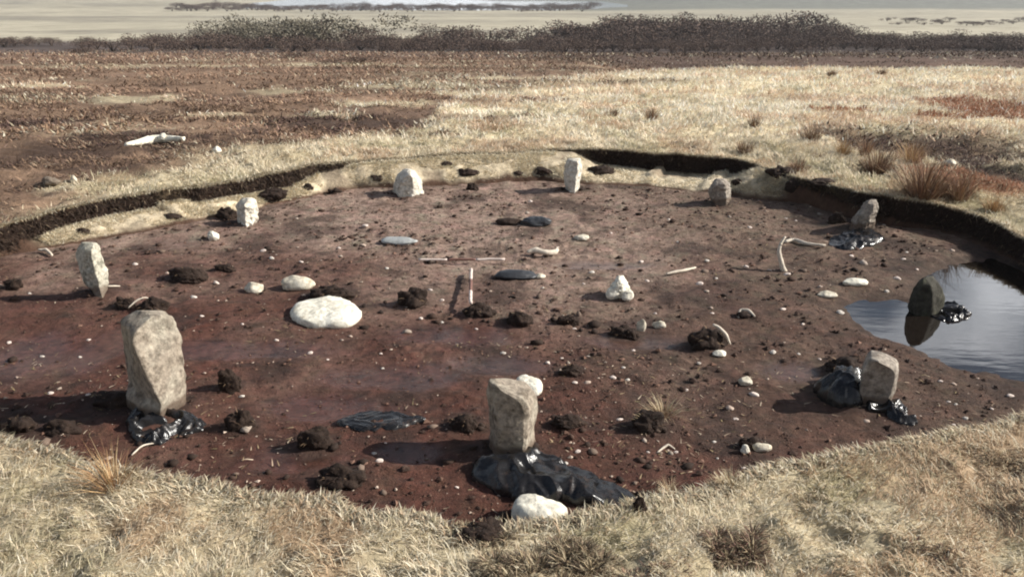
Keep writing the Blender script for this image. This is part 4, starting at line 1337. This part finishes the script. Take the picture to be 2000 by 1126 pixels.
# ------------------------------------------------------------------ black polythene
def sheet(pts_px, mound, label, seed, fold=.05, zoff=.0, freq=1.0, ridge=None):
    pw = np.array([spot(a, b)[:2] for a, b in pts_px])
    c = pw.mean(0)
    ang = np.arctan2(pw[:, 1] - c[1], pw[:, 0] - c[0]); rad = np.hypot(pw[:, 0] - c[0], pw[:, 1] - c[1]); o_ = np.argsort(ang); ang, rad = ang[o_], rad[o_]
    n, ns = 150, 44
    th = np.linspace(-np.pi, np.pi, n, endpoint=False)
    R = np.interp(th, np.concatenate([ang - 2 * np.pi, ang, ang + 2 * np.pi]), np.tile(rad, 3)) * (1 + .1 * fbm2(np.cos(th) * 3, np.sin(th) * 3, 2, 3, seed))
    s_ = np.linspace(.01, 1, ns)
    x = (c[0] + np.outer(s_, R * np.cos(th))).ravel(); y = (c[1] + np.outer(s_, R * np.sin(th))).ravel()
    e = np.repeat(1 - s_ ** 2, n)
    wx = x + fbm2(x, y, 2.5 * freq, 2, seed + 3) * .15; wy = y + fbm2(x, y, 2.5 * freq, 2, seed + 8) * .15
    f1 = 1 - np.abs(fbm2(wx, wy, 4 * freq, 2, seed + 13)) * 2.2; f2 = 1 - np.abs(fbm2(wx, wy, 10 * freq, 2, seed + 21)) * 2
    z = floor_z(x, y, False) + .012 + zoff + mound * e ** .8 + (fold * np.maximum(f1, -.2) + fold * .35 * f2) * np.minimum(1, e * 4 + .15) - .05 * np.repeat(s_ > .995, n)
    g0 = gz(*c)
    me = mesh_np('plastic_sheet', np.stack([x - c[0], y - c[1], z - g0], 1), quads=strip_faces(ns, n))
    o = obj('plastic_sheet', me, M_PLASTIC, label=label, cat='plastic sheet', group='black polythene sheets at the stones')
    o.location = (c[0], c[1], g0)
    return o


sheet([(915, 925), (930, 900), (965, 890), (1050, 888), (1110, 910), (1170, 938), (1225, 962), (1245, 985), (1215, 995), (1170, 990), (1100, 982), (1050, 985), (990, 972), (940, 950)], .035,
      'black polythene sheet spread under the front middle stone', 5, .055, 0, 1.0)
sheet([(245, 830), (260, 805), (300, 800), (350, 808), (395, 818), (410, 832), (380, 848), (340, 855), (310, 872), (275, 868), (255, 850)], .0,
      'crumpled black polythene around the foot of the tall left stone', 15, .055, -.01, 1.6)
sheet([(1600, 780), (1606, 748), (1640, 738), (1680, 748), (1690, 775), (1670, 795), (1625, 795)], .15,
      'black polythene bag bulging at the left of the right front slab', 25, .05, 0, 1.2)
sheet([(1690, 795), (1740, 783), (1770, 800), (1795, 830), (1770, 815), (1730, 808), (1700, 808)], .02, 'strip of black polythene trailing right of the right front slab', 28, .04, 0, 1.5)
sheet([(1618, 480), (1632, 466), (1660, 454), (1698, 450), (1720, 462), (1710, 478), (1690, 482), (1650, 488)], .05,
      'crumpled black polythene under the leaning back right stone', 35, .032, 0, 1.2)
sheet([(1830, 640), (1838, 605), (1855, 598), (1880, 612), (1882, 632), (1855, 645)], .06, 'crumpled polythene at the foot of the dark stone in the pool', 45, .05, .0, 1.8)
sheet([(655, 830), (690, 815), (750, 812), (800, 818), (835, 824), (800, 832), (745, 838), (690, 838)], .0, 'black polythene strip lying flat, left of the front middle stone', 55, .014, .012, 1.6)


# ------------------------------------------------------------------ peat clods with roots and dead grass
def tuft_parts(c, rx, ry, n, L, cols, lean=(.1, .8), W=.006, top=0.0):
    a = rng.uniform(0, 6.28, n); q = np.sqrt(rng.random(n))
    P = np.stack([c[0] + rx * q * np.cos(a), c[1] + ry * q * np.sin(a), np.full(n, c[2]) + top * (1 - q * q)], 1)
    az = np.arctan2(np.sin(a) * ry, np.cos(a) * rx) + rng.normal(0, .5, n)
    cols = np.array(cols)
    C = cols[rng.integers(0, len(cols), n)] * rng.uniform(.7, 1.25, n)[:, None]
    return blades(P, L * rng.uniform(.5, 1.2, n), az, lean[0] + (lean[1] - lean[0]) * q + rng.normal(0, .1, n), rng.uniform(.0, .7, n), W * rng.uniform(.6, 1.4, n), np.clip(C, .01, .8))


DKC = [(.05, .03, .022), (.09, .055, .04), (.16, .10, .065), (.03, .02, .016)]
PALEC = [(.5, .42, .28), (.40, .31, .19), (.3, .2, .12)]


def clod(px0, px1, py0, py1, label, seed, cols=DKC, ratio=.65, nb=34, blade_k=.11, cat='peat clod', group='peat clods on the floor'):
    b = spot((px0 + px1) / 2, py1); m = mpp(b); w = (px1 - px0) * m; dep = w * ratio
    ang = math.atan2(CAM_H - b[2], b[1])
    h = max(((py1 - py0) * m - dep * .8 * math.sin(ang)) / math.cos(ang), w * .3)
    yc = b[1] + dep * .42
    g = gz(b[0], yc)
    e = empty('peat_clod', (b[0], yc, g), label, cat, group)
    v, f = ICO[3]
    rr_ = np.random.default_rng(seed)
    Vs, Fs, off = [], [], 0
    nl = rr_.integers(3, 6)
    for q in range(nl):
        sc_ = rr_.uniform(.42, .62) if q else .72
        cx_, cy_ = (rr_.uniform(-.55, .55), rr_.uniform(-.5, .5)) if q else (0, 0)
        d_ = v / np.linalg.norm(v, axis=1)[:, None]
        dis = 1 + fbm3(d_, 1.2, 2, seed * 3.7 + q * 11) * .6 + fbm3(d_, 3.1, 3, seed * 1.9 + q * 5) * .28 + fbm3(d_, 8, 2, seed + q) * .09
        V = d_ * dis[:, None] * np.array([w * .56, dep * .56, h * .95]) * sc_ * np.array([1, 1, rr_.uniform(.7, 1.15)])
        V += np.array([cx_ * w * .5, cy_ * dep * .5, h * .12])
        Vs.append(V); Fs.append(f + off); off += len(v)
    me = mesh_np('clod', np.concatenate(Vs), tris=np.concatenate(Fs))
    obj('clod', me, M_CLOD, parent=e)
    p = tuft_parts((0, 0, h * .25), w * .42, dep * .42, nb, max(h * .4, w * blade_k), cols, (.5, 1.5), max(w * .02, .004), h * .5)
    blade_obj('roots', [p], M_TWIG, parent=e, kind='stuff')
    return e


CLOD_COL = {13: DKC + PALEC, 2: DKC + PALEC[1:], 9: DKC + PALEC[1:], 22: DKC + PALEC}
for k, (a, b, c, d, lb) in enumerate(CL):
    if k == 43: continue
    clod(a, b, c, d, lb, 40 + k, CLOD_COL.get(k, DKC + [PALEC[2]]))


# rush tufts and grass tussocks
def rush(px, py, wpx, hpx, cols, label, name='rush_tuft', cat='rush tuft', group='rush tufts on the moor', n=260, lean=(.02, .6)):
    b = spot(px, py); m = mpp(b)
    w, h = wpx * m, hpx * m / max(math.cos(math.atan2(CAM_H, b[1])), .7)
    p = tuft_parts((0, 0, -.03), w * .22, w * .22, n, h * 1.12, cols, lean, max(.004, w * .012))
    o = blade_obj(name, [p], M_TWIG, label=label, cat=cat, group=group)
    o.location = (b[0], b[1], gz(b[0], b[1]))
    return o


ORG = [(.46, .30, .15), (.36, .22, .11), (.54, .41, .24), (.26, .15, .085)]
BRN = [(.25, .14, .085), (.17, .095, .065), (.36, .24, .14), (.11, .07, .05)]
DKR = [(.16, .09, .06), (.1, .06, .045), (.26, .16, .09), (.2, .14, .08)]
rush(222, 950, 72, 76, ORG, 'orange rush tuft on the front bank at the left', n=200, lean=(.05, .95))
rush(1800, 385, 95, 92, BRN, 'tallest reddish brown rush tuft on the right bank', n=420, lean=(.05, .85))
rush(1712, 342, 70, 62, BRN, 'brown rush tuft left of the tallest one on the right bank', n=320)
rush(1872, 388, 75, 60, BRN, 'brown rush tuft right of the tallest one, beside the small pale stone')
rush(1830, 386, 50, 48, DKR, 'dark short rush tuft right below the tallest one')
rush(1645, 303, 36, 40, ORG, 'orange brown rush tuft on the pale grass, third from the tallest')
rush(1584, 276, 56, 36, DKR, 'dark bushy tuft on the pale grass left of the orange one')
rush(1473, 250, 28, 32, DKR, 'narrow dark tuft standing on the pale grass')
rush(1272, 236, 36, 32, BRN, 'reddish tuft on the pale grass left of the narrow dark tuft')
rush(1199, 226, 24, 16, DKR, 'small dark tuft at the left of the pale grass')
rush(1455, 298, 60, 28, DKR, 'low dark tuft just above the black cut bank')
rush(1560, 335, 60, 28, BRN, 'low brown tuft at the turf edge on the right')
rush(1690, 300, 40, 40, BRN, 'pale brown tuft at the edge of the dark peat')
rush(1940, 410, 60, 34, ORG, 'low orange tuft above the bank at the far right')
rush(1625, 148, 34, 14, DKR, 'far tuft on the crest of the pale rise')
rush(1722, 146, 26, 14, DKR, 'far tuft right of the other one on the crest')
rush(1780, 318, 60, 50, ORG, 'bushy tuft of orange rush behind the tallest one')
rush(1310, 965, 34, 30, PALEC, 'pale grass tussock on the front bank right of the black clod', 'grass_tussock', 'grass tussock', 'grass tussocks on the front bank', 240, (.1, 1.1))
rush(1425, 948, 40, 34, PALEC, 'pale tussock jutting up on the front bank edge at the right', 'grass_tussock', 'grass tussock', 'grass tussocks on the front bank', 240, (.1, 1.0))
rush(1296, 810, 50, 44, PALEC, 'pale grass tuft on the shoulder of the big black clod', 'grass_tussock', 'grass tussock', None, 200, (.1, 1.0))


def heather_bush(px, py, wpx, hpx, cols, label, n=900, seed=1):
    b = spot(px, py); m = mpp(b); w, h = wpx * m, hpx * m
    e = empty('heather_bush', (b[0], b[1], gz(b[0], b[1])), label, 'heather bush', 'heather bushes on the front bank')
    parts = []
    for k in range(14):
        a = rng.uniform(0, 6.28); q = math.sqrt(rng.random()) * .6
        parts.append(tuft_parts((w * q * math.cos(a), w * .7 * q * math.sin(a), 0), w * .2, w * .16, n // 14, h * rng.uniform(.25, .42), cols + PALEC[:2], (.5, 1.5), .005, h * .2))
    blade_obj('foliage', parts, M_TWIG, parent=e, kind='stuff')
    st = [tuft_parts((0, 0, -.02), w * .4, w * .3, 60, h * .5, [(.06, .04, .03), (.09, .06, .045)], (.1, 1.), .006, h * .1)]
    blade_obj('stems', st, M_TWIG, parent=e, kind='stuff')
    return e


HDK = [(.07, .06, .035), (.12, .09, .05), (.15, .10, .07), (.06, .045, .033), (.24, .17, .11), (.38, .30, .2)]
HRD = [(.17, .095, .075), (.11, .065, .055), (.24, .14, .10), (.08, .06, .04), (.36, .26, .17)]
heather_bush(1075, 1105, 190, 80, HDK, 'dark green heather bush at the bottom middle', 4200)
heather_bush(1425, 1075, 130, 70, HRD + HDK[:2], 'dark reddish heather bush on the front bank at the right', 3600)
heather_bush(1010, 1125, 90, 50, HDK, 'dark heather bush cut by the bottom edge left of the middle one', 2000)
heather_bush(1560, 985, 80, 34, HDK[:2] + PALEC, 'small mossy heather bush behind the reddish one', 600)
heather_bush(1830, 1090, 90, 40, HRD + PALEC, 'faded heather bush at the bottom right', 600)
heather_bush(945, 1055, 100, 40, HDK, 'dark heather bush at the front edge beside the white slab', 2200)
heather_bush(1960, 905, 110, 36, HDK + PALEC, 'mossy heather bush at the right edge of the front bank', 600)
heather_bush(1280, 1120, 110, 40, HRD + PALEC, 'faded reddish heather bush at the bottom edge right of the middle', 700)

for a, b, w_, h_ in [(1225, 262, 26, 12), (1350, 238, 24, 10), (1405, 268, 34, 14), (1520, 268, 30, 14), (1500, 300, 34, 16), (1600, 306, 44, 18), (1660, 262, 30, 12), (1735, 262, 40, 14), (1550, 232, 26, 9),
                     (1425, 222, 20, 8), (1120, 262, 22, 9), (1020, 262, 22, 8), (960, 240, 20, 7), (1310, 280, 26, 10), (1590, 352, 40, 16), (1700, 372, 40, 16), (820, 268, 30, 10), (1770, 215, 30, 9)]:
    rush(a, b, w_, h_, DKR + [PALEC[1]], 'small dark tuft in the pale grass behind the hollow', group='small dark tufts in the pale grass', n=90, lean=(.1, 1.2))

# ------------------------------------------------------------------ bare scrub trees beyond the moor
def crown_mesh(name, seed, tone, n=1500):
    r = np.random.default_rng(seed)
    lob = r.normal(0, 1, (6, 3)) * np.array([.45, .45, .16]) + np.array([0, 0, .62])
    k = r.integers(0, 6, n)
    d = r.normal(0, 1, (n, 3)); d /= np.linalg.norm(d, axis=1)[:, None]
    P = lob[k] + d * (r.random(n) ** .45)[:, None] * np.array([.42, .42, .33])
    P[:, 2] = np.abs(P[:, 2]) + .02
    sz = r.uniform(.03, .075, n)
    u = r.normal(0, 1, (n, 3)); u[:, 2] = np.abs(u[:, 2]) + .7; u /= np.linalg.norm(u, axis=1)[:, None]
    w = np.cross(u, r.normal(0, 1, (n, 3))); w /= np.linalg.norm(w, axis=1)[:, None]
    V = np.stack([P - w * (sz * .28)[:, None], P + w * (sz * .28)[:, None], P + u * (sz * 1.5)[:, None]], 1).reshape(-1, 3)
    me = mesh_np(name, V, tris=np.arange(3 * n).reshape(-1, 3))
    C = np.array(tone)[r.integers(0, len(tone), n)] * r.uniform(.6, 1.4, n)[:, None]
    add_col(me, np.repeat(C, 3, 0)); me.materials.append(M_TWIG)
    return me


def trunk_mesh(seed):
    r = np.random.default_rng(seed); V = []; Q = []; off = 0
    for j in range(5):
        a = r.uniform(0, 6.28); tip = np.array([math.cos(a) * .35, math.sin(a) * .35, r.uniform(.6, .95)])
        for i, f in enumerate((0, .5, 1)):
            c = tip * np.array([f ** 1.3, f ** 1.3, f]); rad = .035 * (1 - .7 * f)
            for q in range(5):
                b = q * 1.2566; V.append(c + np.array([math.cos(b) * rad, math.sin(b) * rad, -.05 if i == 0 else 0]))
        Q.append(strip_faces(3, 5, True, off)); off += 15
    me = mesh_np('trunk', np.array(V), np.concatenate(Q)); me.materials.append(M_BARK)
    return me


PURP = [(.078, .052, .042), (.10, .068, .054), (.06, .042, .035), (.13, .09, .068)]
OLV = [(.13, .115, .08), (.17, .15, .11), (.10, .085, .06), (.2, .175, .135)]
CRP = [crown_mesh('crown', 500 + k, PURP) for k in range(4)]
CRO = [crown_mesh('crown', 520 + k, OLV) for k in range(3)]
TRK = [trunk_mesh(600 + k) for k in range(3)]


def tree(x, y, h, wd, olive, label, group, name='scrub_tree', cat='tree'):
    z = float(moor_z([x], [y])[0])
    e = empty(name, (x, y, z - .05), label, cat, group)
    e.rotation_euler = (0, 0, R_.uniform(0, 6.28)); e.scale = (wd, wd, h)
    for nm, me in (('trunk', R_.choice(TRK)), ('crown', R_.choice(CRO if olive else CRP))):
        o = bpy.data.objects.new(nm, me); COL.objects.link(o); o.parent = e
    return e


G1 = 'bare scrub trees in the dark belt beyond the moor'
LBL_P = 'bare purplish scrub tree in the dark belt beyond the moor'
LBL_O = 'taller grey green bare tree rising over the dark belt on the left'


def row(x0, x1, Y, step, hpx, olive=False, label=LBL_P, group=G1):
    px = x0
    while px < x1:
        yy = Y + R_.uniform(-.085, .085) * Y; X_ = (px - 1000) / FPX * (yy * math.cos(PITCH) + 4)
        hh = hpx * .68 * R_.uniform(.7, 1.25) * yy / FPX
        tree(X_, yy, hh, hh * R_.uniform(1.5, 2.6), olive, label, group)
        px += step * R_.uniform(.7, 1.4)


FRONT = 'trees along the near edge of the dark belt'
MID = 'trees in the middle rows of the dark belt'
BACK = 'trees in the thick right hand part of the dark belt'
row(160, 1000, 128, 30, 30, label='low bare scrub tree along the near edge of the dark belt, left half', group=FRONT)
row(1000, 2080, 128, 30, 30, label='low bare scrub tree along the near edge of the dark belt, right half', group=FRONT)
row(300, 1080, 142, 32, 34, label='bare scrub tree in the second row of the dark belt, left half', group=MID)
row(1080, 2080, 142, 30, 36, label='bare scrub tree in the second row of the dark belt, right half', group=MID)
row(440, 1000, 158, 34, 44, label='bare purplish tree at the back of the dark belt, left of the thick part', group=MID)
row(1080, 1650, 165, 28, 50, label='bare purplish tree inside the thick high part of the dark belt', group=BACK)
row(1120, 1640, 190, 32, 56, label='bare tree on the skyline of the thick high part of the dark belt', group=BACK)
row(1660, 2080, 150, 34, 32, label='low scrub tree at the back of the dark belt on the far right', group=BACK)
row(430, 560, 150, 26, 62, True, 'grey green bare tree in the left of the two taller clumps', 'taller grey green trees on the left')
row(570, 670, 150, 26, 66, True, 'grey green bare tree in the right of the two taller clumps', 'taller grey green trees on the left')
row(-40, 110, 150, 22, 26, False, 'rounded dark bush in the clump at the far left edge', 'dark bushes at the far left')
row(330, 1150, 600, 9, 15, False, 'tiny dark bush in the hedge line along the loch shore', 'bushes along the loch shore')
row(1740, 2040, 330, 16, 10, False, 'small far bush in the pale field on the right', 'bushes in the far field')
for px_, py_, w_, h_, lb in ((570, 118, 60, 14, 'low dark shrub on the brown moor at the left, before the dark belt'), (700, 124, 90, 16, 'wide low shrub on the moor right of the other low shrub'),
                            (165, 104, 46, 14, 'small dark shrub at the left foot of the dark belt')):
    b = atM(px_, py_); m = mpp(b)
    tree(b[0], b[1], h_ * m, w_ * m * .8, False, lb, None, 'low_shrub', 'shrub')

# ------------------------------------------------------------------ thin air haze over the whole valley
def box(name, x0, x1, y0, y1, z0, z1):
    V = [(x, y, z) for x in (x0, x1) for y in (y0, y1) for z in (z0, z1)]
    m = bpy.data.meshes.new(name)
    m.from_pydata(V, [], [(0, 1, 3, 2), (4, 6, 7, 5), (0, 4, 5, 1), (2, 3, 7, 6), (0, 2, 6, 4), (1, 5, 7, 3)]); m.update()
    return m


hz = bpy.data.materials.new('haze'); hz.use_nodes = True
hz.node_tree.nodes.remove(hz.node_tree.nodes['Principled BSDF'])
pv = hz.node_tree.nodes.new('ShaderNodeVolumePrincipled')
pv.inputs['Color'].default_value = (.86, .9, .96, 1)
pv.inputs['Density'].default_value = .00022
pv.inputs['Anisotropy'].default_value = .2
hz.node_tree.links.new(pv.outputs[0], hz.node_tree.nodes['Material Output'].inputs['Volume'])
obj('haze', box('haze', -4600, 4600, -4600, 4600, -40, 190), hz, kind='stuff', label='thin pale haze filling the air over the moor', cat='haze')
